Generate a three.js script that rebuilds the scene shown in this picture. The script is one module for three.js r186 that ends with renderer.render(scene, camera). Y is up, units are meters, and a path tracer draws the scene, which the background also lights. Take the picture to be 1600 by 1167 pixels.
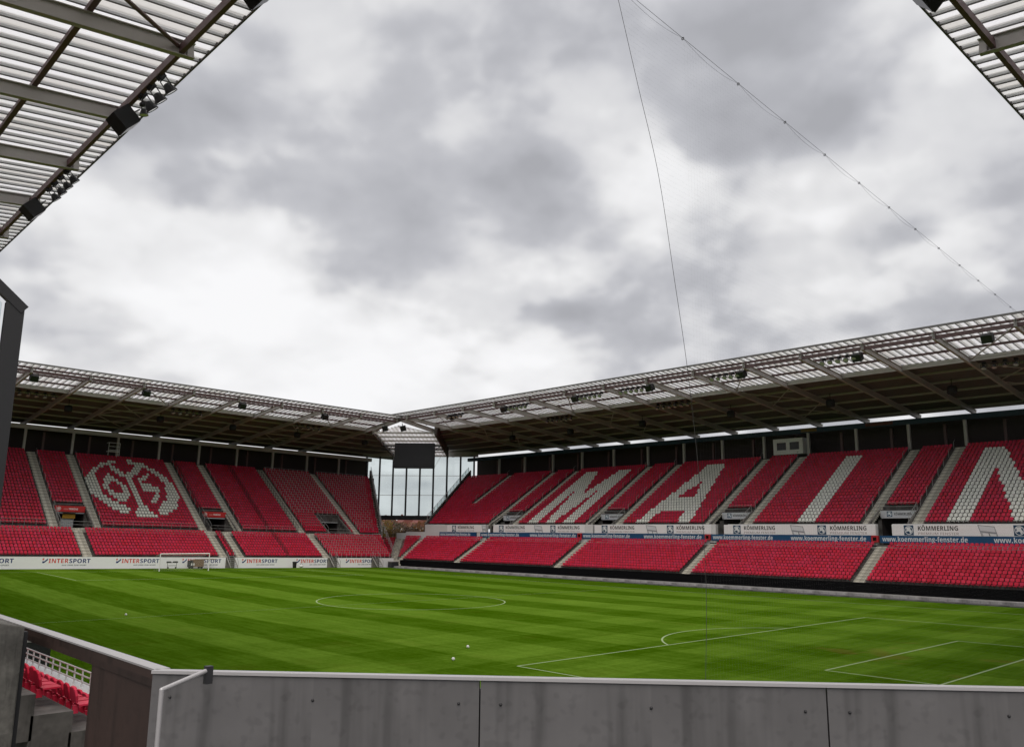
import * as THREE from 'three';
import { mergeGeometries } from 'three/addons/utils/BufferGeometryUtils.js';

// ---------------------------------------------------------------- camera
const scene = new THREE.Scene();
const camera = new THREE.PerspectiveCamera(48.21, 1600 / 1167, 0.1, 3000);
const EYE = new THREE.Vector3(-15.666, 6.652, -17.037);
const YAW = 0.756, PITCH = 0.189, ROLL = 0.009;
const fw = new THREE.Vector3(Math.cos(PITCH) * Math.cos(YAW), Math.sin(PITCH), Math.cos(PITCH) * Math.sin(YAW));
const rt0 = new THREE.Vector3(-Math.sin(YAW), 0, Math.cos(YAW));
const up0 = new THREE.Vector3().crossVectors(rt0, fw);
const up1 = up0.clone().multiplyScalar(Math.cos(ROLL)).addScaledVector(rt0, -Math.sin(ROLL));
camera.position.copy(EYE);
camera.up.copy(up1);
camera.lookAt(EYE.clone().add(fw));
camera.updateMatrixWorld(true);
const renderer = new THREE.WebGLRenderer({ antialias: true });
renderer.toneMapping = THREE.LinearToneMapping;
renderer.toneMappingExposure = 1.35;
renderer.shadowMap.enabled = true;

// ---------------------------------------------------------------- noise
const fract = (x) => x - Math.floor(x);
const hash2 = (x, y) => fract(Math.sin(x * 127.1 + y * 311.7) * 43758.5453);
function vnoise(x, y) {
  const ix = Math.floor(x), iy = Math.floor(y), fx = x - ix, fy = y - iy;
  const u = fx * fx * fx * (fx * (fx * 6 - 15) + 10), v = fy * fy * fy * (fy * (fy * 6 - 15) + 10);
  const a = hash2(ix, iy), b = hash2(ix + 1, iy), c = hash2(ix, iy + 1), d = hash2(ix + 1, iy + 1);
  return a + (b - a) * u + (c - a) * v + (a - b - c + d) * u * v;
}
function fbm(x, y, n) {
  let s = 0, a = 0.5, t = 0;
  for (let i = 0; i < n; i++) { s += a * vnoise(x, y); t += a; a *= 0.5; const nx = x * 1.62 - y * 1.2 + 17.3; y = x * 1.2 + y * 1.62 + 9.1; x = nx; }
  return s / t;
}
let seed = 12345;
const rnd = () => { seed = (seed * 1664525 + 1013904223) >>> 0; return seed / 4294967296; };
const sstep = (x, a, b) => { const t = Math.min(1, Math.max(0, (x - a) / (b - a))); return t * t * (3 - 2 * t); };

// ---------------------------------------------------------------- overcast sky
function skyTexture() {
  const W = 2048, H = 1024, data = new Float32Array(W * H * 4);
  // broad cloud banks: [azimuth deg from +x towards +z, elevation deg, radius az, radius el, change]
  const banks = [
    [19, 21, 8, 4.5, 0.34], [24, 12, 14, 4, 0.36], [35, 9.5, 12, 3.5, 0.34], [22, 4, 30, 4, 0.2], [40, 33, 6, 3.5, 0.24], [41, 15.5, 6, 2, 0.14], [63.5, 20, 7, 3, 0.24], [46, 24, 4, 2, 0.1], [29, 32, 8, 4, 0.1], [56, 12, 9, 2.5, 0.12], [50, 33, 5, 4, 0.1], [73, 33, 9, 4, 0.14], [12, 14, 8, 4, 0.06],
    [36, 27.5, 6, 3.5, -0.24], [32, 21.5, 8, 3.5, -0.26], [36, 32, 5, 3, -0.1], [48, 26, 6, 3, -0.16], [52, 22, 7, 2.5, -0.18], [44, 16.5, 9, 2.6, -0.16], [52, 16.5, 6, 2.5, -0.12], [62, 27, 7, 4, -0.2], [69, 24.5, 7, 3.5, -0.16], [72, 16, 8, 3, -0.14], [22, 29, 5, 3, -0.06], [15, 26, 5, 2.5, -0.06],
  ];
  for (let r = 0; r < H; r++) {
    const el = ((r + 0.5) / H - 0.5) * Math.PI, sy = Math.sin(el), cy = Math.cos(el);
    for (let c = 0; c < W; c++) {
      const k = (r * W + c) * 4;
      if (r < H / 2) { data[k] = 0.13; data[k + 1] = 0.13; data[k + 2] = 0.12; data[k + 3] = 1; continue; }
      const az = ((c + 0.5) / W - 0.5) * 2 * Math.PI, x = Math.cos(az) * cy, z = Math.sin(az) * cy;
      const q = 1.75 / (sy + 0.34), px = x * q + 3.7, pz = z * q + 8.2;
      const wx = fbm(px * 2.2 + 5, pz * 2.2, 5) - 0.5, wz = fbm(px * 2.2, pz * 2.2 + 31, 5) - 0.5;
      const big = fbm(px * 1.5 + wx * 0.3, pz * 1.5 + wz * 0.3, 7) - 0.5, mid = fbm(px * 3.6 + wx * 0.5 + 40, pz * 3.6 + wz * 0.5 + 11, 7) - 0.5, low = fbm(px * 2.4 + 71, pz * 2.4 - wz * 0.4 + 3, 6) - 0.5;
      let v = 0.12 * Math.exp(-el / 0.22);
      const ad = az * 57.29578 + wx * 22, ed = el * 57.29578 + wz * 14;
      for (const b of banks) { const da = (ad - b[0]) / b[2], de = (ed - b[1]) / b[3], g = da * da + de * de; if (g < 9) v += b[4] * Math.exp(-g); }
      const h = v * 0.95 + big * 0.75 + mid * 0.34;
      // thick layer with soft billowed rims, a second thinner layer behind it, fine wisps
      v = 0.345 + 0.2 * sstep(h, -0.4, 0.56) + 0.07 * sstep(h + mid * 0.36, -0.06, 0.13) + 0.06 * sstep(h * 0.8 + low * 0.9 + mid * 0.3, 0.0, 0.22) + mid * 0.17 + low * 0.09;
      v = Math.min(0.7, Math.max(0.31, v));
      const t = sstep(v, 0.32, 0.62);
      data[k] = v * (0.962 + 0.038 * t); data[k + 1] = v * (0.975 + 0.025 * t); data[k + 2] = v * (1.05 - 0.035 * t); data[k + 3] = 1;
    }
  }
  const t = new THREE.DataTexture(data, W, H, THREE.RGBAFormat, THREE.FloatType);
  t.mapping = THREE.EquirectangularReflectionMapping; t.magFilter = THREE.LinearFilter; t.minFilter = THREE.LinearFilter; t.wrapS = THREE.RepeatWrapping; t.needsUpdate = true;
  return t;
}
const SKY = skyTexture();
scene.background = SKY;
scene.environment = SKY;

const sun = new THREE.DirectionalLight(0xfff4e8, 1.5);
sun.position.set(0, 125, -14); sun.target.position.set(55, 0, 35);
sun.castShadow = true; sun.shadow.radius = 100; sun.shadow.mapSize.set(2048, 2048);
Object.assign(sun.shadow.camera, { left: -130, right: 130, top: 130, bottom: -130, near: 1, far: 400 });
scene.add(sun, sun.target);

// ---------------------------------------------------------------- helpers
const M = {};
const mat = (name, r, g, b, rough = 0.7, metal = 0, extra = {}) => (M[name] = Object.assign(new THREE.MeshStandardMaterial({ roughness: rough, metalness: metal, ...extra }), { name }), M[name].color.setRGB(r, g, b), M[name]);
function grainTexture(size, fn) {
  const d = new Uint8Array(size * size * 4);
  for (let y = 0; y < size; y++) for (let x = 0; x < size; x++) { const v = Math.max(0, Math.min(255, fn(x / size, y / size) * 255)); d.set([v, v, v, 255], (y * size + x) * 4); }
  const t = new THREE.DataTexture(d, size, size); t.wrapS = t.wrapT = THREE.RepeatWrapping; t.magFilter = THREE.LinearFilter; t.minFilter = THREE.LinearMipmapLinearFilter; t.generateMipmaps = true; t.needsUpdate = true;
  return t;
}
const concreteGrain = grainTexture(512, (u, v) => { const a = fbm(u * 6, v * 6, 5), b = fbm(u * 40 + 7, v * 40, 3), s = fbm(u * 22 + 3, v * 2.5, 4); return 0.62 + 0.45 * a + 0.16 * (b - 0.5) - 0.1 * sstep(s, 0.55, 0.75); });
concreteGrain.colorSpace = THREE.SRGBColorSpace; concreteGrain.repeat.set(0.25, 0.25);
const panelGrain = grainTexture(512, (u, v) => { const st = fbm(u * 26, v * 1.6, 4), bl = fbm(u * 5 + 3, v * 5, 5), sp = fbm(u * 60, v * 60, 2); return 0.68 + 0.3 * bl - 0.16 * sstep(st, 0.5, 0.85) - 0.05 * sstep(sp, 0.6, 0.85); });
panelGrain.repeat.set(0.55, 0.55); panelGrain.colorSpace = THREE.SRGBColorSpace;
mat('concrete', 0.3, 0.285, 0.265, 0.9, 0, { map: concreteGrain });
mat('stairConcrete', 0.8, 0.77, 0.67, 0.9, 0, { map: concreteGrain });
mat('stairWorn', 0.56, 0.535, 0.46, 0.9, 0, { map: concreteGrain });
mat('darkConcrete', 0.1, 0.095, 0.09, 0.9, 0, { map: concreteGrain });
const blockGrain = concreteGrain.clone(); blockGrain.repeat.set(1.6, 1.6); blockGrain.needsUpdate = true;
mat('wallBlock', 0.15, 0.145, 0.132, 0.85, 0, { map: blockGrain });
mat('terraceDark', 0.14, 0.13, 0.125, 0.95, 0, { map: concreteGrain });
M.blackWall = new THREE.MeshPhysicalMaterial({ roughness: 1, specularIntensity: 0.15, name: 'blackWall' }); M.blackWall.color.setRGB(0.006, 0.006, 0.007);
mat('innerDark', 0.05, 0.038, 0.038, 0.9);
mat('steel', 0.47, 0.445, 0.43, 0.5, 0.1);
mat('steelBrown', 0.15, 0.088, 0.09, 0.55, 0.1);
mat('steelDark', 0.03, 0.03, 0.033, 0.5, 0.1);
mat('galv', 0.5, 0.5, 0.49, 0.45, 0.5);
mat('galvThin', 0.36, 0.36, 0.36, 0.5, 0.4);
mat('deck', 0.125, 0.108, 0.106, 0.8);

mat('seam', 0.13, 0.125, 0.125, 0.8);
mat('whitePaint', 0.78, 0.78, 0.79, 0.5);
mat('blueBand', 0.012, 0.045, 0.075, 0.6);
mat('black', 0.012, 0.012, 0.014, 0.6);
mat('screenFace', 0.013, 0.013, 0.017, 0.35);
const satin = (name, r, g, b) => { M[name] = new THREE.MeshPhysicalMaterial({ roughness: 0.5, specularIntensity: 0.6, name }); M[name].color.setRGB(r, g, b); return M[name]; };
satin('seatRed', 0.61, 0.021, 0.062); satin('seatRedFaded', 0.66, 0.036, 0.085); satin('seatRedDeep', 0.53, 0.014, 0.046);
satin('seatWhite', 0.88, 0.88, 0.83);
mat('redBox', 0.5, 0.02, 0.03, 0.5);
mat('lens', 0.6, 0.6, 0.6, 0.15, 0.3);
mat('lineWhite', 0.32, 0.42, 0.21, 0.9);
mat('asphalt', 0.055, 0.052, 0.055, 0.95, 0, { map: concreteGrain });
mat('kerbGrey', 0.16, 0.155, 0.165, 0.9, 0, { map: concreteGrain });
mat('path', 0.46, 0.45, 0.45, 0.9, 0, { map: concreteGrain });
mat('brownPanel', 0.075, 0.045, 0.038, 0.55, 0, { map: panelGrain });
mat('alu', 0.52, 0.51, 0.52, 0.4, 0.3);
mat('turf', 0.1, 0.135, 0.06, 0.95);
mat('terracotta', 0.24, 0.09, 0.055, 0.9);
mat('net', 0.06, 0.06, 0.06, 0.9);
mat('netTwine', 0.16, 0.16, 0.16, 0.9);
mat('bark', 0.08, 0.06, 0.045, 0.95);
mat('ribDoor', 0.5, 0.52, 0.52, 0.6);
mat('cartBrown', 0.2, 0.13, 0.075, 0.8);

mat('parapet', 0.19, 0.186, 0.19, 0.6, 0, { map: panelGrain });
M.ribGrey = new THREE.MeshPhysicalMaterial({ roughness: 1, transmission: 0.8, thickness: 0, side: THREE.DoubleSide, name: 'ribGrey' }); M.ribGrey.color.setRGB(0.8, 0.8, 0.8);
M.sheet = new THREE.MeshPhysicalMaterial({ roughness: 1, transmission: 0.97, thickness: 0, side: THREE.DoubleSide, name: 'sheet' }); M.sheet.color.setRGB(0.95, 0.96, 0.985);
M.sheetDull = M.sheet.clone(); M.sheetDull.name = 'sheetDull'; M.sheetDull.color.setRGB(0.9, 0.91, 0.92); M.sheetGrey = M.sheet.clone(); M.sheetGrey.name = 'sheetGrey'; M.sheetGrey.color.setRGB(0.85, 0.85, 0.85);
M.glass = new THREE.MeshPhysicalMaterial({ roughness: 0.03, transmission: 1, thickness: 0, side: THREE.DoubleSide, name: 'glass' }); M.glass.color.setRGB(0.86, 0.9, 0.9);

const names = new Map();
function numbered(n) { const k = names.get(n) || 0; names.set(n, k + 1); return k ? n + '_' + String(k).padStart(3, '0') : n; }
function shade(o) { o.castShadow = true; o.receiveShadow = true; return o; }
function part(name, geos, material, parent, label) {
  const g = Array.isArray(geos) ? (geos.length === 1 ? geos[0] : mergeGeometries(geos.map((x) => (x.index ? x.toNonIndexed() : x)))) : geos;
  const m = shade(new THREE.Mesh(g, material)); m.name = name; parent.add(m);
  if (label) m.userData.label = label;
  return m;
}
function tag(o, label, category, group) { o.userData.label = label; o.userData.category = category; if (group) o.userData.group = group; return o; }
function thing(name, label, category, group) { const g = new THREE.Group(); g.name = numbered(name); scene.add(g); return tag(g, label, category, group); }
function struct(name, geos, material) { const m = part(numbered(name), geos, material, scene); m.userData.kind = 'structure'; return m; }
// metres as texture coordinates on a box
function boxUV(g) {
  const p = g.attributes.position, n = g.attributes.normal, uv = g.attributes.uv;
  for (let i = 0; i < p.count; i++) {
    const ax = Math.abs(n.getX(i)), ay = Math.abs(n.getY(i));
    if (ay > 0.7) uv.setXY(i, p.getX(i), p.getZ(i)); else if (ax > 0.7) uv.setXY(i, p.getZ(i), p.getY(i)); else uv.setXY(i, p.getX(i), p.getY(i));
  }
  return g;
}
function bx(x0, x1, y0, y1, z0, z1) { const g = new THREE.BoxGeometry(Math.abs(x1 - x0), Math.abs(y1 - y0), Math.abs(z1 - z0)); g.translate((x0 + x1) / 2, (y0 + y1) / 2, (z0 + z1) / 2); return boxUV(g); }
const V = (x, y, z) => new THREE.Vector3(x, y, z);
function bar(p, q, w, h) { // box from p to q, h tall, w wide
  const d = q.clone().sub(p), l = d.length(), zx = d.normalize();
  let side = V(0, 1, 0).cross(zx); if (side.lengthSq() < 1e-4) side = V(1, 0, 0); side.normalize();
  const up = zx.clone().cross(side);
  const g = new THREE.BoxGeometry(w, h, l); boxUV(g);
  g.applyMatrix4(new THREE.Matrix4().makeBasis(side, up, zx).setPosition(p.clone().add(q).multiplyScalar(0.5)));
  return g;
}
function rod(p, q, r, n = 6) { const d = q.clone().sub(p), l = d.length(); const g = new THREE.CylinderGeometry(r, r, l, n); g.applyQuaternion(new THREE.Quaternion().setFromUnitVectors(V(0, 1, 0), d.normalize())); const c = p.clone().add(q).multiplyScalar(0.5); g.translate(c.x, c.y, c.z); return g; }
function ibeam(p, q, w, h) { const f = 0.035; const up = V(0, 1, 0); return [bar(p, q, 0.03, h - 2 * f), bar(p.clone().addScaledVector(up, h / 2 - f / 2), q.clone().addScaledVector(up, h / 2 - f / 2), w, f), bar(p.clone().addScaledVector(up, -h / 2 + f / 2), q.clone().addScaledVector(up, -h / 2 + f / 2), w, f)]; }
// prism over a plan polygon [[x,z]...] with the underside at fy(x,z) and thickness th
function slab(poly, fy, th) {
  const pos = [], uv = []; const n = poly.length;
  const tri = THREE.ShapeUtils.triangulateShape(poly.map((p) => new THREE.Vector2(p[0], p[1])), []);
  const put = (p, top) => { pos.push(p[0], fy(p[0], p[1]) + (top ? th : 0), p[1]); uv.push(p[0], p[1]); };
  for (const [a, b, c] of tri) {
    const A = poly[a], B = poly[b], Cc = poly[c], cross = (B[0] - A[0]) * (Cc[1] - A[1]) - (B[1] - A[1]) * (Cc[0] - A[0]);
    const o = cross < 0 ? [A, B, Cc] : [A, Cc, B];
    for (const p of o) put(p, true); for (const p of [o[0], o[2], o[1]]) put(p, false);
  }
  for (let i = 0; i < n; i++) { const A = poly[i], B = poly[(i + 1) % n]; put(A, 0); put(B, 0); put(B, 1); put(A, 0); put(B, 1); put(A, 1); }
  const g = new THREE.BufferGeometry(); g.setAttribute('position', new THREE.Float32BufferAttribute(pos, 3)); g.setAttribute('uv', new THREE.Float32BufferAttribute(uv, 2)); g.computeVertexNormals();
  return g;
}
function inPoly(x, y, P) { let c = false; for (let i = 0, j = P.length - 1; i < P.length; j = i++) { const a = P[i], b = P[j]; if ((a[1] > y) !== (b[1] > y) && x < ((b[0] - a[0]) * (y - a[1])) / (b[1] - a[1]) + a[0]) c = !c; } return c; }

// ---------------------------------------------------------------- frames of the four stands: local x along the stand, y up, z away from the pitch
const T4 = (x, y, z) => new THREE.Matrix4().makeTranslation(x, y, z), RY = (a) => new THREE.Matrix4().makeRotationY(a);
const FR = T4(0, 0, 79);
const FL = T4(0, 0, 45).multiply(new THREE.Matrix4().makeRotationX(0.0165)).multiply(T4(0, 0, -45)).multiply(T4(118, 0, 0)).multiply(RY(Math.PI / 2));
const FN = T4(0, 0, -8.9).multiply(RY(Math.PI));
const FG = T4(-10.2, 0, 0).multiply(RY(-Math.PI / 2));
function seatIn(o, F) { o.updateMatrix(); o.applyMatrix4(F); return o; }

// ---------------------------------------------------------------- ground and pitch
const X0 = 118;
const gh = (x, z) => { const s = sstep(x, 45, X0); return s * (0.65 - 0.0165 * (z - 45)); };
{
  const g = new THREE.PlaneGeometry(3000, 3000); g.rotateX(-Math.PI / 2); g.translate(0, -0.6, 0);
  const m = mat('field', 0.1, 0.11, 0.06, 1); struct('ground', g, m);
  const W = 2048, H = 1408, d = new Uint8Array(W * H * 4), x0 = -9, x1 = 117.6, z0 = -6.2, z1 = 76;
  const zb = [-9, 5.6, 9.2, 14.2, 20.4, 24.6, 29.2, 33.8, 38.6, 43.4, 48.2, 53, 57.8, 62.6, 67.4, 80];
  const s8 = (l) => Math.max(0, Math.min(255, 255 * (l <= 0.0031308 ? 12.92 * l : 1.055 * Math.pow(l, 1 / 2.4) - 0.055)));
  for (let j = 0; j < H; j++) {
    const z = z0 + ((j + 0.5) / H) * (z1 - z0);
    for (let i = 0; i < W; i++) {
      const x = x0 + ((i + 0.5) / W) * (x1 - x0);
      const zz = z + (fbm(x * 0.25, z * 0.6 + 5, 3) - 0.5) * 0.5, xx = x + (fbm(x * 0.6 + 9, z * 0.25, 3) - 0.5) * 0.4;
      let k = 0; while (zz > zb[k + 1]) k++;
      const e = Math.min(zz - zb[k], zb[k + 1] - zz), a = (k % 2 ? 1 : -1) * sstep(e, -0.45, 0.5);
      const per = 3.67, f = fract(xx / (2 * per)), e2 = Math.min(Math.abs(f - 0), Math.abs(f - 0.5), Math.abs(f - 1)) * 2 * per, b = (f > 0.5 ? 1 : -1) * sstep(e2, -0.4, 0.5);
      const wB = 0.85 - 0.7 * sstep(x, 14, 46), wA = 0.55 + 0.45 * sstep(x, 10, 40);
      let s = a * wA * 0.55 + b * wB * 0.36;
      const blot = fbm(x * 0.11, z * 0.16, 4) - 0.5, str = fbm(x * 0.35, z * 3.2 + 50, 4) - 0.5, str2 = fbm(x * 3.0, z * 0.35 + 20, 4) - 0.5, fine = fbm(x * 7, z * 7, 3) - 0.5;
      s += str * 1.15 * (0.4 + 0.6 * wA) + str2 * 0.9 * wB + blot * 0.8 + fine * 0.8;
      let l = 1 + 0.16 * s; const y = Math.max(0, Math.min(1, 0.5 + 0.42 * s));
      const wear = sstep(fbm(x * 0.4 + 3, z * 0.4, 4), 0.62, 0.8) * (Math.hypot(x - 3, z - 34) < 7 ? 0.6 : 0.1);
      let R = (0.042 + 0.06 * y) * l, G = (0.102 + 0.08 * y) * l, B = (0.0006 + 0.017 * y) * l;
      R += wear * 0.05; G -= wear * 0.02; B += wear * 0.01;
      const o = (j * W + i) * 4; d[o] = s8(R); d[o + 1] = s8(G); d[o + 2] = s8(B); d[o + 3] = 255;
    }
  }
  const t = new THREE.DataTexture(d, W, H); t.colorSpace = THREE.SRGBColorSpace; t.magFilter = THREE.LinearFilter; t.minFilter = THREE.LinearMipmapLinearFilter; t.generateMipmaps = true; t.anisotropy = 8; t.needsUpdate = true;
  const gp = new THREE.PlaneGeometry(x1 - x0, z1 - z0, 96, 24); gp.rotateX(-Math.PI / 2); gp.translate((x0 + x1) / 2, 0, (z0 + z1) / 2);
  const p = gp.attributes.position, uv = gp.attributes.uv;
  for (let i = 0; i < p.count; i++) { p.setY(i, gh(p.getX(i), p.getZ(i))); uv.setXY(i, (p.getX(i) - x0) / (x1 - x0), (p.getZ(i) - z0) / (z1 - z0)); }
  gp.computeVertexNormals();
  struct('pitch', gp, new THREE.MeshPhysicalMaterial({ map: t, roughness: 1, specularIntensity: 0, name: 'grass' }));
  // white markings
  const L = [];
  const ribbon = (pts, w = 0.12, closed = false) => {
    const pos = [], idx = []; const n = pts.length;
    for (let i = 0; i < n; i++) { const a = pts[Math.max(0, i - 1)], b = pts[Math.min(n - 1, i + 1)], dx = b[0] - a[0], dz = b[1] - a[1], l = Math.hypot(dx, dz); const nx = -dz / l * w / 2, nz = dx / l * w / 2; for (const s of [-1, 1]) { const x = pts[i][0] + s * nx, z = pts[i][1] + s * nz; pos.push(x, gh(x, z) + 0.006, z); } if (i < n - 1) idx.push(2 * i, 2 * i + 1, 2 * i + 2, 2 * i + 1, 2 * i + 3, 2 * i + 2); }
    const g = new THREE.BufferGeometry(); g.setAttribute('position', new THREE.Float32BufferAttribute(pos, 3)); g.setAttribute('uv', new THREE.Float32BufferAttribute(new Array((pos.length / 3) * 2).fill(0), 2)); g.setIndex(idx); g.computeVertexNormals(); L.push(g);
  };
  const seg = (x0, z0, x1, z1, w = 0.12) => { const n = Math.max(2, Math.ceil(Math.hypot(x1 - x0, z1 - z0) / 1.5)); ribbon(Array.from({ length: n + 1 }, (_, i) => [x0 + ((x1 - x0) * i) / n, z0 + ((z1 - z0) * i) / n]), w); };
  const arc = (cx, cz, r, a0, a1) => { const n = 48; ribbon(Array.from({ length: n + 1 }, (_, i) => { const a = a0 + ((a1 - a0) * i) / n; return [cx + r * Math.cos(a), cz + r * Math.sin(a)]; })); };
  const GX = 108; // far goal line
  seg(0, 0, GX, 0); seg(0, 68, GX, 68); seg(0, 0, 0, 68); seg(GX, 0, GX, 68);
  seg(0, 13.84, 16.5, 13.84); seg(0, 54.16, 16.5, 54.16); seg(16.5, 13.84, 16.5, 54.16);
  seg(0, 24.84, 5.5, 24.84); seg(0, 43.16, 5.5, 43.16); seg(5.5, 24.84, 5.5, 43.16);
  arc(11, 34, 9.15, -0.926, 0.926); arc(52.5, 34, 9.15, 0, 2 * Math.PI); seg(52.5, 0, 52.5, 68, 0.05);
  seg(GX, 14.7, GX - 16.5, 14.7); seg(GX, 54.2, GX - 16.5, 54.2); seg(GX - 16.5, 14.7, GX - 16.5, 54.2);
  struct('pitch_line_markings', mergeGeometries(L), M.lineWhite);
  // strips between grass and stands
  struct('kerb', [bx(-9, 117.6, -0.5, 0.1, 76.02, 77.3)], M.kerbGrey);
  struct('path', [bx(-9, 117, -0.5, 0.37, 77.32, 78.98)], M.path);
  struct('path', [slab([[117.62, -16], [117.96, -16], [117.96, 79], [117.62, 79]], (x, z) => gh(118, z) - 0.5, 0.47)], M.kerbGrey);
  struct('path', [bx(-9, 117.6, -0.5, 0.02, -8.85, -6.22)], M.turf);
  struct('path', [bx(-10.15, -9.02, -0.5, 0.02, -8.85, 76)], M.turf);
}

// ---------------------------------------------------------------- printed boards
function canvasTex(w, h, draw) { const c = document.createElement('canvas'); c.width = w; c.height = h; draw(c.getContext('2d'), w, h); const t = new THREE.CanvasTexture(c); t.colorSpace = THREE.SRGBColorSpace; t.anisotropy = 8; t.wrapS = THREE.RepeatWrapping; return t; }
function fitText(g, s, x, y, w, font) { g.save(); g.font = font; const m = g.measureText(s).width; g.translate(x, y); g.scale(w / m, 1); g.fillText(s, 0, 0); g.restore(); }
const texSport = canvasTex(1200, 204, (g, w, h) => { // 10 m by 1.7 m
  g.fillStyle = '#f8f9fc'; g.fillRect(0, 0, w, h);
  g.fillStyle = '#1c2f6e'; g.beginPath(); g.moveTo(122, 74); g.lineTo(152, 74); g.lineTo(205, 24); g.lineTo(205, 54); g.lineTo(150, 104); g.lineTo(122, 104); g.fill();
  g.fillStyle = '#d8352a'; g.beginPath(); g.moveTo(122, 26); g.lineTo(150, 26); g.lineTo(140, 56); g.lineTo(122, 56); g.fill();
  g.fillStyle = '#d8352a'; fitText(g, 'INTER', 216, 102, 318, 'bold 98px sans-serif');
  g.fillStyle = '#1c2f6e'; fitText(g, 'SPORT', 538, 102, 352, 'bold 98px sans-serif');
  g.fillStyle = '#555a66'; fitText(g, 'AUS LIEBE ZUM SPORT', 430, 150, 400, 'bold 30px sans-serif');
});
function badge(g, x, y, s) { g.fillStyle = '#123f63'; g.fillRect(x, y, s, s); g.save(); g.translate(x + s / 2, y + s / 2); g.scale(s / 100, s / 100); g.strokeStyle = '#e8edf0'; g.lineWidth = 7; g.beginPath(); g.arc(0, 0, 40, 0, 7); g.stroke(); g.fillStyle = '#e8edf0'; g.beginPath(); g.moveTo(-30, -22); g.quadraticCurveTo(-6, -40, 22, -28); g.quadraticCurveTo(10, -12, 30, 2); g.quadraticCurveTo(36, 22, 8, 34); g.quadraticCurveTo(14, 14, -6, 8); g.quadraticCurveTo(-26, 22, -34, 8); g.quadraticCurveTo(-14, -4, -30, -22); g.fill(); g.restore(); }
function windowFrame(g, x, y, w, h) { g.save(); g.translate(x, y); g.transform(1, 0.1, 0.28, 1, 0, 0); g.fillStyle = '#b9bcc2'; g.fillRect(0, 0, w, h); g.fillStyle = '#dfe2e8'; g.fillRect(w * 0.05, h * 0.05, w * 0.9, h * 0.34); g.fillStyle = '#8e9299'; g.fillRect(0, h * 0.42, w, h * 0.07); g.fillStyle = '#eceef2'; g.fillRect(w * 0.12, h * 0.54, w * 0.36, h * 0.5); g.fillRect(w * 0.56, h * 0.54, w * 0.36, h * 0.5); g.fillStyle = '#777b83'; g.fillRect(w * 0.49, h * 0.49, w * 0.05, h); g.strokeStyle = '#6e727a'; g.lineWidth = 3; g.strokeRect(0, 0, w, h); g.restore(); }
const texWindow = canvasTex(2048, 124, (g, w, h) => { // 21.4 m by 1.3 m
  g.fillStyle = '#fafafd'; g.fillRect(0, 0, w, h); const k = w / 21.4;
  for (const o of [1.5, 13.9]) {
    badge(g, o * k, 8, 112); g.fillStyle = '#17171c'; fitText(g, 'KÖMMERLING', (o + 1.65) * k, 66, 4.8 * k, 'bold 68px sans-serif');
    g.fillStyle = '#9b8f93'; fitText(g, 'PREMIUM FENSTER', (o + 1.65) * k, 114, 4.8 * k, '38px sans-serif');
  }
  windowFrame(g, 10.1 * k, 6, 1.8 * k, 150);
});
const texSite = canvasTex(2048, 88, (g, w, h) => { // 23 m
  g.fillStyle = '#0f4e7c'; g.fillRect(0, 0, w, h); g.fillStyle = '#e9edf2';
  fitText(g, 'www.koemmerling-fenster.de', 0.012 * w, 68, 0.41 * w, 'bold 78px sans-serif'); fitText(g, 'www.koemmerling-fenster.de', 0.535 * w, 68, 0.44 * w, 'bold 78px sans-serif');
});
const texGate = canvasTex(512, 96, (g, w, h) => { g.fillStyle = '#d4d5da'; g.fillRect(0, 0, w, h); badge(g, 96, 10, 76); g.fillStyle = '#1d1d22'; fitText(g, 'KÖMMERLING', 200, 64, 250, 'bold 44px sans-serif'); });
const texRed = canvasTex(512, 110, (g, w, h) => { g.fillStyle = '#cf2a2c'; g.fillRect(0, 0, w, h); g.fillStyle = '#f0d8d6'; g.beginPath(); g.arc(70, 55, 36, 0, 7); g.fill(); g.strokeStyle = '#c8484a'; g.lineWidth = 6; g.beginPath(); g.arc(70, 55, 24, 0, 7); g.stroke(); g.fillStyle = '#d97c78'; g.fillRect(150, 48, 70, 26); g.fillStyle = '#ffffff'; fitText(g, 'TRIBÜNE', 232, 72, 160, 'bold 44px sans-serif'); });
const printMat = (t) => new THREE.MeshStandardMaterial({ map: t, roughness: 0.55 });
const PM = { sport: printMat(texSport), window: printMat(texWindow), site: printMat(texSite), gate: printMat(texGate), red: printMat(texRed) };
// board in a stand's frame, printed on the side that faces the pitch
function board(name, F, sg, t0, t1, y0, y1, d0, d1, pm, unit, start, back = M.whitePaint) {
  const a = Math.min(sg * t0, sg * t1), b = Math.max(sg * t0, sg * t1);
  const g = new THREE.BoxGeometry(b - a, y1 - y0, d1 - d0); boxUV(g);
  const uv = g.attributes.uv, n = g.attributes.normal, p = g.attributes.position;
  for (let i = 0; i < p.count; i++) if (n.getZ(i) < -0.5) { const along = (b - a) / 2 - p.getX(i); uv.setXY(i, unit ? (along + start) / unit : along / (b - a), (p.getY(i) + (y1 - y0) / 2) / (y1 - y0)); }
  g.translate((a + b) / 2, (y0 + y1) / 2, (d0 + d1) / 2);
  const m = shade(new THREE.Mesh(g, [back, back, back, back, back, pm])); m.name = numbered(name); scene.add(m);
  return seatIn(m, F);
}

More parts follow.
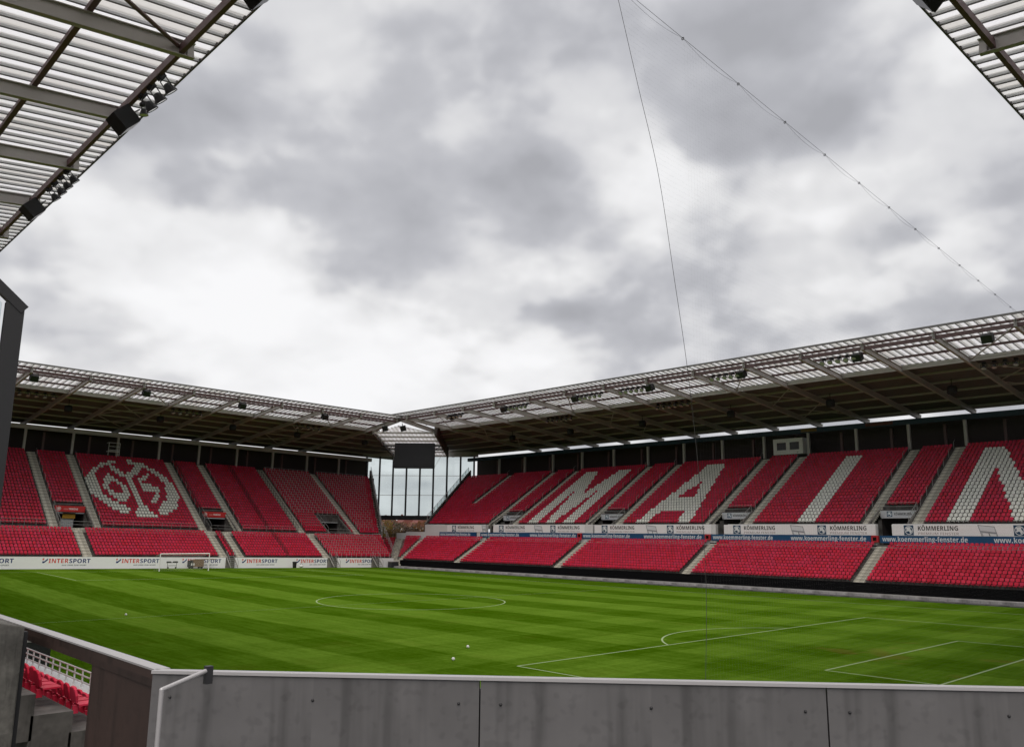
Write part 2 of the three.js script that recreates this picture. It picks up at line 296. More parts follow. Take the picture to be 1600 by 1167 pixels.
// ---------------------------------------------------------------- seats
function seatGeometry() {
  const s = new THREE.Shape(); s.moveTo(-0.17, 0); s.lineTo(0.17, 0); s.lineTo(0.205, 0.14); s.lineTo(0.175, 0.26); s.lineTo(0.08, 0.31); s.lineTo(-0.08, 0.31); s.lineTo(-0.175, 0.26); s.lineTo(-0.205, 0.14);
  const back = new THREE.ExtrudeGeometry(s, { depth: 0.03, bevelEnabled: true, bevelThickness: 0.012, bevelSize: 0.012, bevelSegments: 1 }); back.rotateX(0.2); back.translate(0, 0.46, 0.13);
  const pan = bx(-0.19, 0.19, 0.37, 0.405, -0.26, 0.1), lip = bx(-0.17, 0.17, 0.33, 0.37, -0.26, -0.225), foot = bx(-0.025, 0.025, 0.2, 0.37, 0.06, 0.18);
  return mergeGeometries([back.toNonIndexed(), pan.toNonIndexed(), lip.toNonIndexed(), foot.toNonIndexed()]);
}
const SEAT = seatGeometry();
const seats = []; // {m: Matrix4, white, block, where}
const A = new THREE.Vector3();
const ORD = ['first', 'second', 'third', 'fourth', 'fifth', 'sixth', 'seventh', 'eighth', 'ninth', 'tenth', 'eleventh', 'twelfth'];
const ord = (n) => ORD[n] || (n < 20 ? ['thirteenth', 'fourteenth', 'fifteenth', 'sixteenth', 'seventeenth', 'eighteenth', 'nineteenth', 'twentieth'][n - 12] : n === 20 ? 'twenty-first' : n === 21 ? 'twenty-second' : n === 22 ? 'twenty-third' : n === 23 ? 'twenty-fourth' : 'topmost');
function addSeat(F, x, y, z, white, block, row = 0) { const j1 = hash2(x * 9.1 + y, z * 3.3) - 0.5, j2 = hash2(x * 4.7, z * 8.9 + y) - 0.5, m = F.clone().multiply(T4(x, y, z)).multiply(new THREE.Matrix4().makeRotationFromEuler(new THREE.Euler(j2 * 0.07, j1 * 0.09, 0))); A.setFromMatrixPosition(m); seats.push({ m, white, block, row, dist: A.distanceTo(EYE), at: A.clone() }); }
const LETTERS = [
  ['M', [[[91.0, -0.6], [91.1, 21.9], [88.2, 21.9], [85.6, 11.2], [82.8, 21.9], [80.2, 21.9], [80.4, -0.6], [82.8, -0.6], [82.9, 13], [84.9, -0.6], [86.7, -0.6], [88.5, 13], [88.6, -0.6]]], []],
  ['A', [[[67.1, -0.6], [63.8, 21.9], [60.6, 21.9], [57.0, -0.6], [59.3, -0.6], [60.0, 4.0], [64.3, 4.0], [64.8, -0.6]]], [[63.6, 8.4], [60.5, 8.4], [61.9, 15]]],
  ['I', [[[40.2, -0.4], [37.7, -0.4], [37.7, 21.9], [40.2, 21.9]]], []],
  ['N', [[[21.1, -0.4], [18.8, -0.4], [18.8, 14.9], [14.2, -0.4], [11.6, -0.4], [11.6, 21.9], [13.9, 21.9], [13.9, 7], [18.9, 21.9], [21.1, 21.9]]], []],
];
const CREST = [
  [[33.7, 22.7], [31.8, 21.4], [30.5, 19.8], [29.2, 18.0], [28.1, 15.6], [27.8, 12.8], [28.0, 10.7], [28.4, 8.7], [29.3, 7.0], [30.4, 5.1], [31.5, 4.0], [32.4, 3.2], [33.2, 5.6], [32.0, 6.7], [30.6, 8.0], [29.8, 9.7], [29.5, 12.1], [29.4, 14.5], [29.8, 17.2], [31.2, 19.6], [32.6, 20.8], [34.0, 21.7]],
  [[32.4, 21], [32.8, 18.9], [33.4, 18.1], [34.2, 16.6], [35.4, 16.2], [34.0, 19.4], [33.2, 21.2]],
  [[34.6, 17.4], [34.8, 12.1], [34.9, 6.1], [33.7, 4.2], [33.8, 2.0], [37.2, 2.2], [36.9, 4], [36.0, 6.4], [36.0, 10.4], [36.0, 16.2], [38.7, 20.4], [38.3, 21.8], [37.4, 21.4], [36.0, 18.4]],
  [[36.0, 22.9], [36.7, 21.3], [38.6, 21.2], [39.4, 19.7], [40.6, 17.5], [41.2, 14.8], [41.1, 12.2], [40.3, 9.0], [38.2, 6.0], [38.0, 3.2], [38.8, 3.5], [41.2, 6.3], [42.6, 10.5], [42.7, 14.7], [41.8, 18.1], [40.0, 20.8], [38.8, 22.2], [36.7, 23.2]],
  [[39.1, 18.2], [36.75, 16.1], [36.8, 11.6], [37.5, 11.5], [38.7, 11.7], [38.4, 10.4], [37.0, 7.7], [37.9, 7.4], [39.9, 11.9], [39.8, 13.5], [38.4, 14.3], [37.4, 14.1], [37.4, 15.2], [39.0, 16.8]],
];
const CREST_O = [[32.1, 17.2], [30.8, 15.1], [30.3, 12.5], [30.7, 10.4], [31.4, 8.6], [32.4, 7.5], [33.4, 8.2], [34.2, 10.2], [34.2, 13.3], [33.2, 14.9], [32.6, 16.8]], CREST_HOLE = [[32.2, 14.3], [31.3, 12.9], [31.6, 10.8], [32.4, 10.3], [33.2, 11.0], [33.3, 13.5]];

// ---------------------------------------------------------------- a stand
// P.sg maps the world coordinate t that runs along the stand to local x
function buildStand(P) {
  const { F, sg } = P, G = thing('grandstand', P.label, 'grandstand');
  seatIn(G, F);
  const B = (t0, t1, y0, y1, d0, d1) => bx(sg * t0, sg * t1, y0, y1, d0, d1);
  const pt = (t, y, d) => V(sg * t, y, d);
  const { lo, hi } = P;
  const loY = (r) => lo.y + r * lo.py, loD = (r) => lo.d + r * lo.pd, hiY = (r) => hi.y + r * hi.py, hiD = (r) => hi.d + r * hi.pd;
  const cut = (t0, t1, holes) => { let out = [[t0, t1]]; for (const [a, b] of holes) out = out.flatMap(([p, q]) => (b <= p || a >= q ? [[p, q]] : [[p, a], [b, q]].filter(([u, v]) => v - u > 0.05))); return out; };
  // lower tier
  const low = [];
  for (let r = 0; r < lo.n; r++) low.push(B(P.loT0 || P.t0, lo.end(loD(r)), Math.max(P.loT0 ? 0.02 : 0.2, loY(r) - 0.9), loY(r), loD(r), loD(r) + lo.pd + 0.05 + (r === lo.n - 1 ? 0.7 : 0)));
  part('lower_terrace', low, M.terraceDark, G);
  part('front_wall', [B(P.t0, lo.end(0), P.wallY0, P.wallY1, P.wallD || 0, P.wallD ? P.wallD + 0.2 : lo.d - 0.01)], P.wallMat, G, P.wallLabel);
  // upper tier
  const upG = [];
  for (let r = 0; r < hi.n; r++) {
    const holes = r < P.vomRows ? P.voms.map((v) => [v[0], v[1]]) : [];
    for (const [a, b] of cut(P.t0, hi.end(hiD(r)), holes)) upG.push(B(a, b, hiY(r) - 0.8, hiY(r), hiD(r), hiD(r) + hi.pd + 0.05));
  }
  part('upper_terrace', upG, M.terraceDark, G);
  const topY = hiY(hi.n), topD = hiD(hi.n);
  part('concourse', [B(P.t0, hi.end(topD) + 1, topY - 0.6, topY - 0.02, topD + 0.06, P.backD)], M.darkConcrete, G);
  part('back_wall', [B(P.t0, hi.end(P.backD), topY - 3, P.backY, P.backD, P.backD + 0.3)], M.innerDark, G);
  // wall or walkway between the tiers
  if (P.tierWall) {
    const w = []; for (const [a, b] of cut(P.t0, hi.end(8), P.gaps)) w.push(B(a, b, lo.y + lo.n * lo.py - 0.3, hi.y, P.tierWall, hi.d - 0.01));
    part('parapet_wall', w, M.whitePaint, G);
  } else part('walkway', [B(P.t0, lo.end(lo.d + 6), hi.y - 0.9, hi.y - 0.24, loD(lo.n), hi.d)], M.stairConcrete, G);
  // tunnels through the upper tier
  for (const v of P.voms) {
    const [a, b] = v, fy = P.tierWall ? lo.y + lo.n * lo.py : hi.y - 0.24, dh = hiD(P.vomRows), yh = hiY(P.vomRows);
    const e = part('entrance_tunnel', [
      slabWall(sg, a - 0.18, a, fy, hi, dh), slabWall(sg, b, b + 0.18, fy, hi, dh),
      B(a, b, fy - 0.2, fy, hi.d - 0.6, dh + 6), B(a, b, yh - 0.95, yh - 0.02, dh + 0.06, dh + 0.3)], M.concrete, G);
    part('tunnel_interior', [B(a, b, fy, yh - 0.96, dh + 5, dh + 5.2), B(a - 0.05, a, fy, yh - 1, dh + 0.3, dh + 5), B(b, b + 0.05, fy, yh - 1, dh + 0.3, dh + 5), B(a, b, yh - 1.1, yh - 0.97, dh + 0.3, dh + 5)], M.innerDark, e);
    const rl = [], y0 = hi.y + 1.0;
    for (const t of [a - 0.09, b + 0.09]) { rl.push(rod(pt(t, y0, hi.d), pt(t, yh + 0.9, dh), 0.03)); for (let r = 0; r <= P.vomRows; r += 2) rl.push(rod(pt(t, hiY(r), hiD(r)), pt(t, hiY(r) + 0.95, hiD(r)), 0.025)); }
    if (!P.tierWall) for (const y of [0.5, 1.0]) rl.push(rod(pt(a, fy + y, hi.d - 0.1), pt(b, fy + y, hi.d - 0.1), 0.025));
    rl.push(rod(pt(a, yh + 0.9, dh), pt(b, yh + 0.9, dh), 0.025), rod(pt(a, yh + 0.45, dh), pt(b, yh + 0.45, dh), 0.02));
    part('tunnel_railing', rl, M.galv, e);
  }
  // stairs, every step a piece of its own
  const stepGeo = (w, d, h) => { const g = bx(-w / 2, w / 2, -h, 0, 0, d); return g; };
  const stairs = (list, n, y, d, py, pd, first) => {
    const hrGeo = mergeGeometries([rod(V(0, 0, 0), V(0, 1.0, 0), 0.035), rod(V(0, 1.0, 0), V(0, 1.0 + py * 0.9, pd * 0.9), 0.035)]);
    const g1 = stepGeo(P.aisleW, pd * 0.5, py * 0.5), g2 = stepGeo(P.aisleW, pd * 0.52, py * 0.55);
    for (const a of list) {
      const t = Array.isArray(a) ? a[0] : a, r0 = Array.isArray(a) ? a[1] : 0, r1 = Array.isArray(a) && a[2] ? a[2] : n;
      const st = new THREE.Group(); st.name = 'stairway'; G.add(st); st.position.set(sg * t, 0, 0);
      for (let r = r0; r < r1; r++) {
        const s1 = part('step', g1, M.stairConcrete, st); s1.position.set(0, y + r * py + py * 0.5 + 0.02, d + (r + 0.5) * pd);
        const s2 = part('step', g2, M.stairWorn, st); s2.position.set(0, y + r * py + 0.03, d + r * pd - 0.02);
      }
      if (first) for (let r = r0 + 2; r < r1; r += 3) { const h = part('handrail', hrGeo, M.galvThin, st); h.position.set(sg * P.railSide, y + r * py, d + r * pd + 0.1); }
    }
  };
  stairs(P.loAisles, lo.n, lo.y, lo.d, lo.py, lo.pd, false);
  stairs(P.hiAisles, hi.n, hi.y, hi.d, hi.py, hi.pd, true);
  // seats
  if (P.seats) {
    const sp = 0.5, gap = P.aisleW / 2 + 0.14;
    const rowSeats = (r, y, d, t1, aisles, holes, tier) => {
      const blocks = cut(P.seats[0], Math.min(P.seats[1], t1 - 0.2), aisles.map((a) => [a - gap, a + gap]).concat(holes));
      for (const [a, b] of blocks) { const n = Math.floor((b - a) / sp + 0.05); for (let i = 0; i < n; i++) { const t = a + (b - a - n * sp) / 2 + (i + 0.5) * sp; const w = P.white && tier === 'upper' ? P.white(t, r) : null; addSeat(F, sg * t, y, d, w, P.key + ' ' + tier, r); } }
    };
    for (let r = 0; r < lo.n; r++) rowSeats(r, loY(r), loD(r) + 0.33, lo.end(loD(r)), P.loAisles.map((a) => (Array.isArray(a) ? a[0] : a)), [], 'lower');
    if (!P.noUpper) for (let r = 0; r < hi.n; r++) rowSeats(r, hiY(r), hiD(r) + 0.4, hi.end(hiD(r)), P.hiAisles.filter((a) => !Array.isArray(a) || (r >= a[1] && r < (a[2] || 99))).map((a) => (Array.isArray(a) ? a[0] : a)), r < P.vomRows + 1 ? P.voms.map((v) => [v[0] - 0.3, v[1] + 0.3]) : [], 'upper');
  }
  // roof
  const R = P.roof, und = (d) => R.y - R.k * (d - R.tip), sheetY = (d) => und(d) + 0.95;
  const steelBeam = (t, d0, d1) => ibeam(pt(t, und(d0) + 0.35, d0), pt(t, und(d1) + 0.35, d1), 0.3, 0.7);
  P.cols.forEach((t) => {
    part('column', [B(t - 0.19, t + 0.19, topY - 0.6, P.beamY0, P.colD - 0.19, P.colD + 0.19)], M.steel, G);
    part('rear_column', [B(t + 3.4, t + 3.75, topY - 0.6, P.beamY0, P.colD + 2.6, P.colD + 2.95)], M.steelBrown, G);
  });
  P.cols.forEach((t) => { if (t < R.end) { const bm = part('roof_beam', steelBeam(t, R.tip - 0.55, R.back), M.steel, G); part('end_plate', [bar(pt(t, und(R.tip) + 0.35, R.tip - 0.25), pt(t, und(R.tip) + 0.35, R.tip - 0.22), 0.3, 0.66)], M.steel, bm); } });
  part('crossbeam', [B(P.t0, hi.end(P.colD), P.beamY0, P.beamY1, P.colD - 0.28, P.colD + 0.28)], P.beamMat, G);
  const cl = [R.end, ...P.cols.filter((t) => t < R.end - 2)].sort((a, b) => a - b);
  cl.unshift(cl[0] - 7.8);
  for (const d of R.purlins) part('purlin', [B(Math.max(P.t0, cl[0]), d < R.trans + 0.1 ? R.end : R.deckEnd + (d - R.trans) * R.flare, und(d) + 0.7, und(d) + 0.94, d - 0.12, d + 0.12)], d < R.trans - 0.1 ? M.steelBrown : M.steel, G);
  part('edge_purlin', [B(Math.max(P.t0, cl[0]), R.end, und(R.tip) + 0.1, und(R.tip) + 0.5, R.tip - 0.1, R.tip + 0.1)], M.steelBrown, G);
  part('roof_edge', [bar(pt(Math.max(P.t0, cl[0]), sheetY(R.edge) + 0.06, R.edge), pt(R.end, sheetY(R.edge) + 0.06, R.edge), 0.08, 0.22)], M.seam, G);
  for (let i = 0; i < cl.length - 1; i++) {
    const a = Math.max(cl[i], P.t0), b = cl[i + 1]; if (b - a < 0.4) continue;
    const n = Math.max(1, Math.round((b - a) / 0.87)), w = (b - a) / n, L0 = (u, dy) => pt(u, sheetY(R.edge) + dy, R.edge), L1 = (u, dy) => pt(u, sheetY(R.trans) + dy, R.trans);
    const gs = bar(L0(w * 0.31, 0.03), L1(w * 0.31, 0.03), w * 0.62, 0.012), gm = bar(L0(w * 0.985, -0.01), L1(w * 0.985, -0.01), 0.032, 0.05);
    const gr = mergeGeometries([bar(L0(w * 0.8, 0.15), L1(w * 0.8, 0.15), w * 0.36, 0.012), bar(L0(w * 0.61, 0.09), L1(w * 0.61, 0.09), 0.012, 0.13), bar(L0(w * 0.99, 0.09), L1(w * 0.99, 0.09), 0.012, 0.13)]);
    for (let j = 0; j < n; j++) { const pn = part('roof_panel', gs, [M.sheet, M.sheet, M.sheetDull, M.sheetGrey][Math.floor(hash2(a + j * 1.7, R.y + sg * 3) * 4)], G); pn.position.x = sg * (a + j * w); part('rib', gr, M.ribGrey, pn); part('seam_strip', gm, M.seam, pn); }
    const e = i === cl.length - 2 ? R.flare : 0;
    const eb = i === cl.length - 2 ? R.deckEnd : b;
    const poly = [[sg * a, R.trans], [sg * eb, R.trans], [sg * (eb + e * (R.back - R.trans)), R.back], [sg * a, R.back]];
    part('roof_deck', slab(poly, (x, d) => sheetY(d), 0.08), M.deck, G);
    if (R.noBrace ? false : i % 4 === 2) { const br = [rod(pt(a, und(R.tip) + 0.4, R.tip + 0.3), pt(b, und(R.trans) + 0.45, R.trans - 0.2), 0.08), rod(pt(b, und(R.trans) + 0.3, R.trans + 1), pt(a, und(16) + 0.3, 16), 0.07), rod(pt(a, und(R.trans) + 0.3, R.trans + 1), pt(b, und(16) + 0.3, 16), 0.07), rod(pt(b, und(16) + 0.3, 16.3), pt(a, und(25) + 0.3, 25), 0.07), rod(pt(a, und(16) + 0.3, 16.3), pt(b, und(25) + 0.3, 25), 0.07)]; part('wind_brace', br, M.steel, G); }
  }
  if (R.noBrace) { const q = P.cols; for (const i of [1, 5]) part('wind_brace', [rod(pt(q[i], und(R.tip) + 0.4, R.tip + 0.1), pt(q[i] - 5.2, und(2.9) + 0.45, 2.9), 0.09)], M.steelBrown, G); }
  part('fascia', [B(P.t0, R.end, und(R.trans) + 0.35, und(R.trans) + 0.7, R.trans - 0.06, R.trans + 0.06)], M.steel, G);
  return { G, B, pt, und, hiY, hiD, loY, loD };
}
function slabWall(sg, t0, t1, fy, hi, dh) { // side wall of a tunnel whose top follows the tier
  const k = hi.py / hi.pd, g = new THREE.BufferGeometry(); const x0 = Math.min(sg * t0, sg * t1), x1 = Math.max(sg * t0, sg * t1), pr = [[hi.d - 0.3, fy - 0.2], [dh + 0.3, fy - 0.2], [dh + 0.3, hi.y + (dh - hi.d) * k + 0.15], [hi.d - 0.3, hi.y + 0.15]];
  const s = new THREE.Shape(pr.map((p) => new THREE.Vector2(p[0], p[1]))); const e = new THREE.ExtrudeGeometry(s, { depth: x1 - x0, bevelEnabled: false });
  e.applyMatrix4(new THREE.Matrix4().makeBasis(V(0, 0, 1), V(0, 1, 0), V(-1, 0, 0))); e.translate(x1, 0, 0);
  return e;
}
const whiteR = (t, r) => { for (const [n, polys, hole] of LETTERS) for (const p of polys) if (inPoly(t, r, p) && !(hole.length && inPoly(t, r, hole))) return 'letter ' + n; return null; };
const whiteL = (t, r) => { const q = r; for (const p of [CREST[0], CREST[3]]) for (const [a, b] of [[0.12, 0], [-0.12, 0], [0, 0.12]]) if (inPoly(t + a, q + b, p)) return 'crest'; for (const p of CREST) if (inPoly(t, q, p)) return 'crest'; if (inPoly(t, q, CREST_O) && !inPoly(t, q, CREST_HOLE)) return 'crest'; return null; };

const pairs = [[1.5, 7.5], [24.65, 30.65], [47.5, 53.75], [70.6, 76.95], [94.5, 100.9]];
const SR = buildStand({
  key: 'lettered', railSide: 0.72, F: FR, sg: 1, t0: 0.5, label: 'long red seated grandstand with white seat letters spelling M A I N', aisleW: 1.25,
  lo: { y: 1.45, d: 0.35, n: 12, pd: 0.61, py: 0.345, end: (d) => 116.8 + d * 0.33 }, hi: { y: 8.15, d: 8.6, n: 24, pd: 0.725, py: 0.4444, end: (d) => 120.3 + (d - 9.4) * 0.474 },
  wallY0: 0.38, wallY1: 1.48, wallMat: M.blackWall, wallLabel: 'black wall below the front row', backD: 31, backY: 23.6, tierWall: 8.0,
  gaps: pairs.slice(0, 4).map((p) => [p[0] + 2.6, p[0] + 4.6]).concat([[99.2, 101.3]]), voms: pairs.map((p) => [p[0] + 0.95, p[1] - 0.55]), vomRows: 4,
  loAisles: [5.2, 28.5, 52.3, 76.3, 100.8], hiAisles: [...pairs.flat(), [113.5, 9, 24]], seats: [0.8, 130], white: whiteR,
  cols: [0.9, 8.6, 16.4, 24.07, 31.57, 39.2, 46.8, 54.46, 62.24, 70.03, 77.9, 85.95, 93.97, 101.9, 110.1, 118.0], colD: 26.5, beamY0: 22.4, beamY1: 23.15, beamMat: M.blueBand,
  roof: { tip: -4, y: 27.2, k: 0.105, edge: -5.5, trans: 6.5, back: 31.5, end: 113.6, deckEnd: 115.3, flare: 1, purlins: [-3.9, -0.6, 2.9, 6.5, 11, 15.5, 20, 24.5, 29] },
});
const SL = buildStand({
  key: 'crest', railSide: 0.72, F: FL, sg: -1, t0: -14, label: 'red seated grandstand behind the white goal with a round white crest in its seats', aisleW: 1.25,
  lo: { y: 2.35, d: 0.3, n: 9, pd: 0.74, py: 0.44, end: (d) => 78.3 + d * 0.3 }, hi: { y: 6.75, d: 7.75, n: 25, pd: 0.765, py: 0.506, end: (d) => 81.2 + (d - 9) * 0.5 },
  wallY0: 0.1, wallY1: 2.35, wallMat: M.concrete, backD: 31.5, backY: 24.3, tierWall: 0, gaps: [], voms: [[-2.4, 2.4], [21.7, 26.3], [45.5, 50.0], [68.6, 73.4]], vomRows: 6,
  loAisles: [0, 23.9, 44.8, 47.7, 64.1], hiAisles: [-3.3, 3.3, 20.75, 26.95, 44.1, 50.4, 62.9, 75.0], seats: [-13, 90], white: whiteL,
  cols: [-11.2, -3.45, 4.3, 12.0, 19.7, 27.3, 34.95, 42.5, 50.2, 58.0, 65.9, 73.9, 81.8], colD: 27.2, beamY0: 23.1, beamY1: 23.85, beamMat: M.steel,
  roof: { tip: -5, y: 27.3, k: 0.1, edge: -6.5, trans: 5, back: 32, end: 74.3, deckEnd: 76.8, flare: 1, purlins: [-4.9, -1.6, 1.9, 5, 9.5, 14, 18.5, 23, 27.5] },
});
const SN = buildStand({
  key: 'near', F: FN, sg: -1, t0: 2.5, label: 'grandstand whose ribbed translucent roof with big loudspeakers crosses the upper left sky', aisleW: 1.25,
  wallD: -1.85, loT0: 4, lo: { y: 1.25, d: -0.9, n: 9, pd: 0.75, py: 0.42, end: () => 100 }, hi: { y: 6.9, d: 9, n: 22, pd: 0.77, py: 0.5, end: () => 100 },
  wallY0: 0.0, wallY1: 1.4, wallMat: M.concrete, backD: 31, backY: 23.6, tierWall: 0, gaps: [], voms: [], vomRows: 0,
  loAisles: [30.6], hiAisles: [], seats: [4.4, 60], noUpper: true,
  cols: [10.3, 18.45, 26.5, 34.5, 42.45, 50.4, 58.3, 66.2, 74.1, 82, 90], colD: 27, beamY0: 22.4, beamY1: 23.15, beamMat: M.steel,
  roof: { tip: -4, y: 26.95, k: 0.105, edge: -5.5, trans: 6.5, back: 31.5, end: 98, deckEnd: 98, flare: 0, noBrace: true, purlins: [-0.2, 3.2, 6.5, 11, 15.5, 20, 24.5, 29] },
});
const SG = buildStand({
  key: 'nearend', F: FG, sg: 1, t0: 3, label: 'grandstand whose ribbed translucent roof corner cuts the upper right sky', aisleW: 1.25,
  lo: { y: 2.0, d: 0.35, n: 9, pd: 0.75, py: 0.44, end: () => 74 }, hi: { y: 6.9, d: 8, n: 24, pd: 0.77, py: 0.5, end: () => 74 },
  wallY0: 0.0, wallY1: 2.05, wallMat: M.concrete, backD: 31, backY: 23.6, tierWall: 0, gaps: [], voms: [], vomRows: 0,
  loAisles: [26.6], hiAisles: [], cols: [4.4, 12.1, 19.9, 27.7, 35.5, 43.3, 51.1, 58.9, 66.7], colD: 27, beamY0: 22.4, beamY1: 23.15, beamMat: M.steel,
  roof: { tip: -4, y: 26.95, k: 0.105, edge: -5.5, trans: 6.5, back: 31.5, end: 73, deckEnd: 73, flare: 0, noBrace: true, purlins: [-0.2, 3.2, 6.5, 11, 15.5, 20, 24.5, 29] },
});

// extra pieces of the lettered stand: end wall with glazed railing, wedge of seats beside the ramp
{
  const G = SR.G, e = (d) => 120.3 + (d - 9.4) * 0.474, yT = (d) => 8.15 + (d - 8.6) * 0.613;
  const P = [[e(8.2), 8.2], [e(28), 28], [e(28) + 0.4, 28], [e(8.2) + 0.4, 8.2]];
  const g = slab(P, () => 0, 1), p = g.attributes.position;
  for (let i = 0; i < p.count; i++) { const top = p.getY(i) > 0.5, d = p.getZ(i); p.setY(i, top ? yT(d) + 0.55 : 4.2); }
  g.computeVertexNormals(); part('end_wall', g, M.concrete, G);
  const posts = [], panes = []; const n = 13;
  for (let i = 0; i <= n; i++) { const d = 9 + (i * 18) / n, t = e(d) + 0.2; posts.push(rod(V(t, yT(d) + 0.55, d), V(t, yT(d) + 1.75, d), 0.05)); if (i < n) { const d2 = 9 + ((i + 1) * 18) / n, t2 = e(d2) + 0.2; panes.push(bar(V(t, yT(d) + 1.1, d), V(t2, yT(d2) + 1.1, d2), 0.02, 0.9)); posts.push(rod(V(t, yT(d) + 1.7, d), V(t2, yT(d2) + 1.7, d2), 0.035)); } }
  const r = part('end_railing', posts, M.galv, G); part('pane', panes, M.glass, r);
  const wedge = [], cl = [];
  for (let rr = 0; rr < 12; rr++) { const d = 0.35 + rr * 0.61, y = 1.45 + rr * 0.345, a = 118.1 + d * 0.33, b = 117.9 + d * 1.12; if (b - a < 0.5) continue; wedge.push(bx(a, b, 0.2, y, d, d + 0.66)); const n = Math.floor((b - a) / 0.5); for (let i = 0; i < n; i++) addSeat(FR, a + (i + 0.5) * 0.5, y, d + 0.33, null, 'lettered lower'); }
  for (let rr = 0; rr < 12; rr++) { const d = 0.35 + rr * 0.61, y = 1.45 + rr * 0.345, a = 116.85 + d * 0.33; cl.push(bx(a, a + 1.2, 0.2, y + 0.03, d, d + 0.64)); }
  part('corner_terrace', wedge, M.concrete, G); part('corner_stairway', cl, M.stairConcrete, G);
  // sloping concrete ramp in the corner and seats on its other side
  const ramp = [];
  for (let rr = 0; rr < 16; rr++) { const d = -1 + rr * 0.62, y = 0.35 + rr * 0.33, a = 116.3 + d * 1.1; ramp.push(bx(a + 0.6, a + 4.6, -0.2, y, d, d + 0.66)); }
  part('corner_ramp', ramp, M.stairConcrete, G);
  const far = [];
  for (let rr = 0; rr < 9; rr++) { const d = 2 + rr * 0.7, y = 1.6 + rr * 0.4, a = 121 + d * 1.15; far.push(bx(a, a + 5.2, 0, y, d, d + 0.75)); for (let i = 0; i < 9; i++) addSeat(FR, a + 0.4 + i * 0.5, y, d + 0.4, null, 'lettered lower'); }
  part('corner_terrace', far, M.concrete, G);
  part('corner_wall', [bx(112.6, 125.8, 5.35, 6.75, 7.95, 8.2), bx(125.8, 126.1, 5.35, 6.6, 7.95, 9), bx(126.6, 131.5, 5.3, 6.5, 9.6, 9.85), bx(114, 119.6, 6.75, 8.2, 8.3, 8.45)], M.whitePaint, G);
}
// crest stand: end stair, segregation fences, front railing of the upper tier, safe standing rails
{
  const G = SL.G, e = (d) => 81.2 + (d - 9) * 0.5, yT = (d) => SL.hiY(0) + (d - 7.75) * 0.6614;
  const P = [[-e(7.8), 7.8], [-e(29), 29], [-(e(29) + 0.4), 29], [-(e(7.8) + 0.4), 7.8]];
  const g = slab(P, () => 0, 1), p = g.attributes.position;
  for (let i = 0; i < p.count; i++) { const top = p.getY(i) > 0.5; p.setY(i, top ? yT(p.getZ(i)) + 0.5 : 0); }
  g.computeVertexNormals(); part('end_wall', g, M.concrete, G);
  const st = [], rl = [];
  for (let r = 0; r < 25; r++) { const d = SL.hiD(r), t = e(d) - 1.6; st.push(bx(-(t + 1.55), -t, SL.hiY(r) - 0.3, SL.hiY(r) + 0.12, d, d + 0.78)); }
  part('end_stairway', st, M.stairConcrete, G);
  for (let i = 0; i <= 16; i++) { const d = 1 + i * 1.7, t = d < 8 ? 78.6 + d * 0.36 : e(d) + 0.2, y = d < 8 ? 2.3 + d * 0.6 : yT(d) + 0.5; rl.push(rod(V(-t, y, d), V(-t, y + 1.3, d), 0.045)); if (i) { const d0 = d - 1.7, t0 = d0 < 8 ? 78.6 + d0 * 0.36 : e(d0) + 0.2, y0 = d0 < 8 ? 2.3 + d0 * 0.6 : yT(d0) + 0.5; for (const k of [0.45, 0.85, 1.3]) rl.push(rod(V(-t0, y0 + k, d0), V(-t, y + k, d), 0.035)); } }
  part('end_railing', rl, M.galvThin, G);
  for (const [t, d0, d1] of [[45.15, 7.8, 27], [56.0, 7.8, 27], [62.1, 7.8, 27], [46.2, 0.4, 7], [56.2, 0.4, 7]]) {
    const f = [], n = Math.round((d1 - d0) / 0.95);
    for (let i = 0; i <= n; i++) { const d = d0 + ((d1 - d0) * i) / n, y = d < 7.5 ? 2.35 + (d - 0.3) * 0.595 : yT(d); f.push(rod(V(-t, y, d), V(-t, y + 1.15, d), 0.035)); if (i) { const dp = d0 + ((d1 - d0) * (i - 1)) / n, yp = dp < 7.5 ? 2.35 + (dp - 0.3) * 0.595 : yT(dp); for (const k of [0.3, 0.6, 0.88, 1.15]) f.push(rod(V(-t, yp + k, dp), V(-t, y + k, d), 0.025)); } }
    part('segregation_fence', f, M.steelDark, G);
  }
  for (const [a, b] of [[-12, -4.2], [4.2, 19.9], [27.8, 43.3], [51.2, 61.9]]) {
    const f = []; const n = Math.round((b - a) / 1.5);
    for (const k of [0.5, 0.95]) f.push(rod(V(-a, 6.75 + k, 7.8), V(-b, 6.75 + k, 7.8), 0.025));
    for (let i = 0; i <= n; i++) { const t = a + ((b - a) * i) / n; f.push(rod(V(-t, 6.45, 7.8), V(-t, 7.7, 7.8), 0.022)); }
    part('front_railing', f, M.galvThin, G);
  }
  const ss = [];
  for (let r = 1; r < 25; r++) { const y = SL.hiY(r), d = SL.hiD(r) + 0.05; for (const [a, b] of [[63.9, 74.0], [76.0, e(d) - 1.8]]) { if (r < 7 && a < 70) { ss.push(bar(V(-63.9, y + 0.9, d), V(-68, y + 0.9, d), 0.04, 0.04)); continue; } ss.push(bar(V(-a, y + 0.9, d), V(-b, y + 0.9, d), 0.04, 0.04)); for (let t = a; t < b; t += 1.05) ss.push(bar(V(-t, y, d), V(-t, y + 0.92, d), 0.07, 0.06)); } }
  for (let r = 0; r < 9; r++) { const y = SL.loY(r), d = SL.loD(r) + 0.05; ss.push(bar(V(-65, y + 0.9, d), V(-77.6, y + 0.9, d), 0.04, 0.04)); for (let t = 65; t < 77.8; t += 1.05) ss.push(bar(V(-t, y, d), V(-t, y + 0.92, d), 0.05, 0.05)); }
  const s = part('standing_rails', ss, M.galv, G, 'grey rails between the rows of the standing block'); s.userData.kind = 'stuff';
}

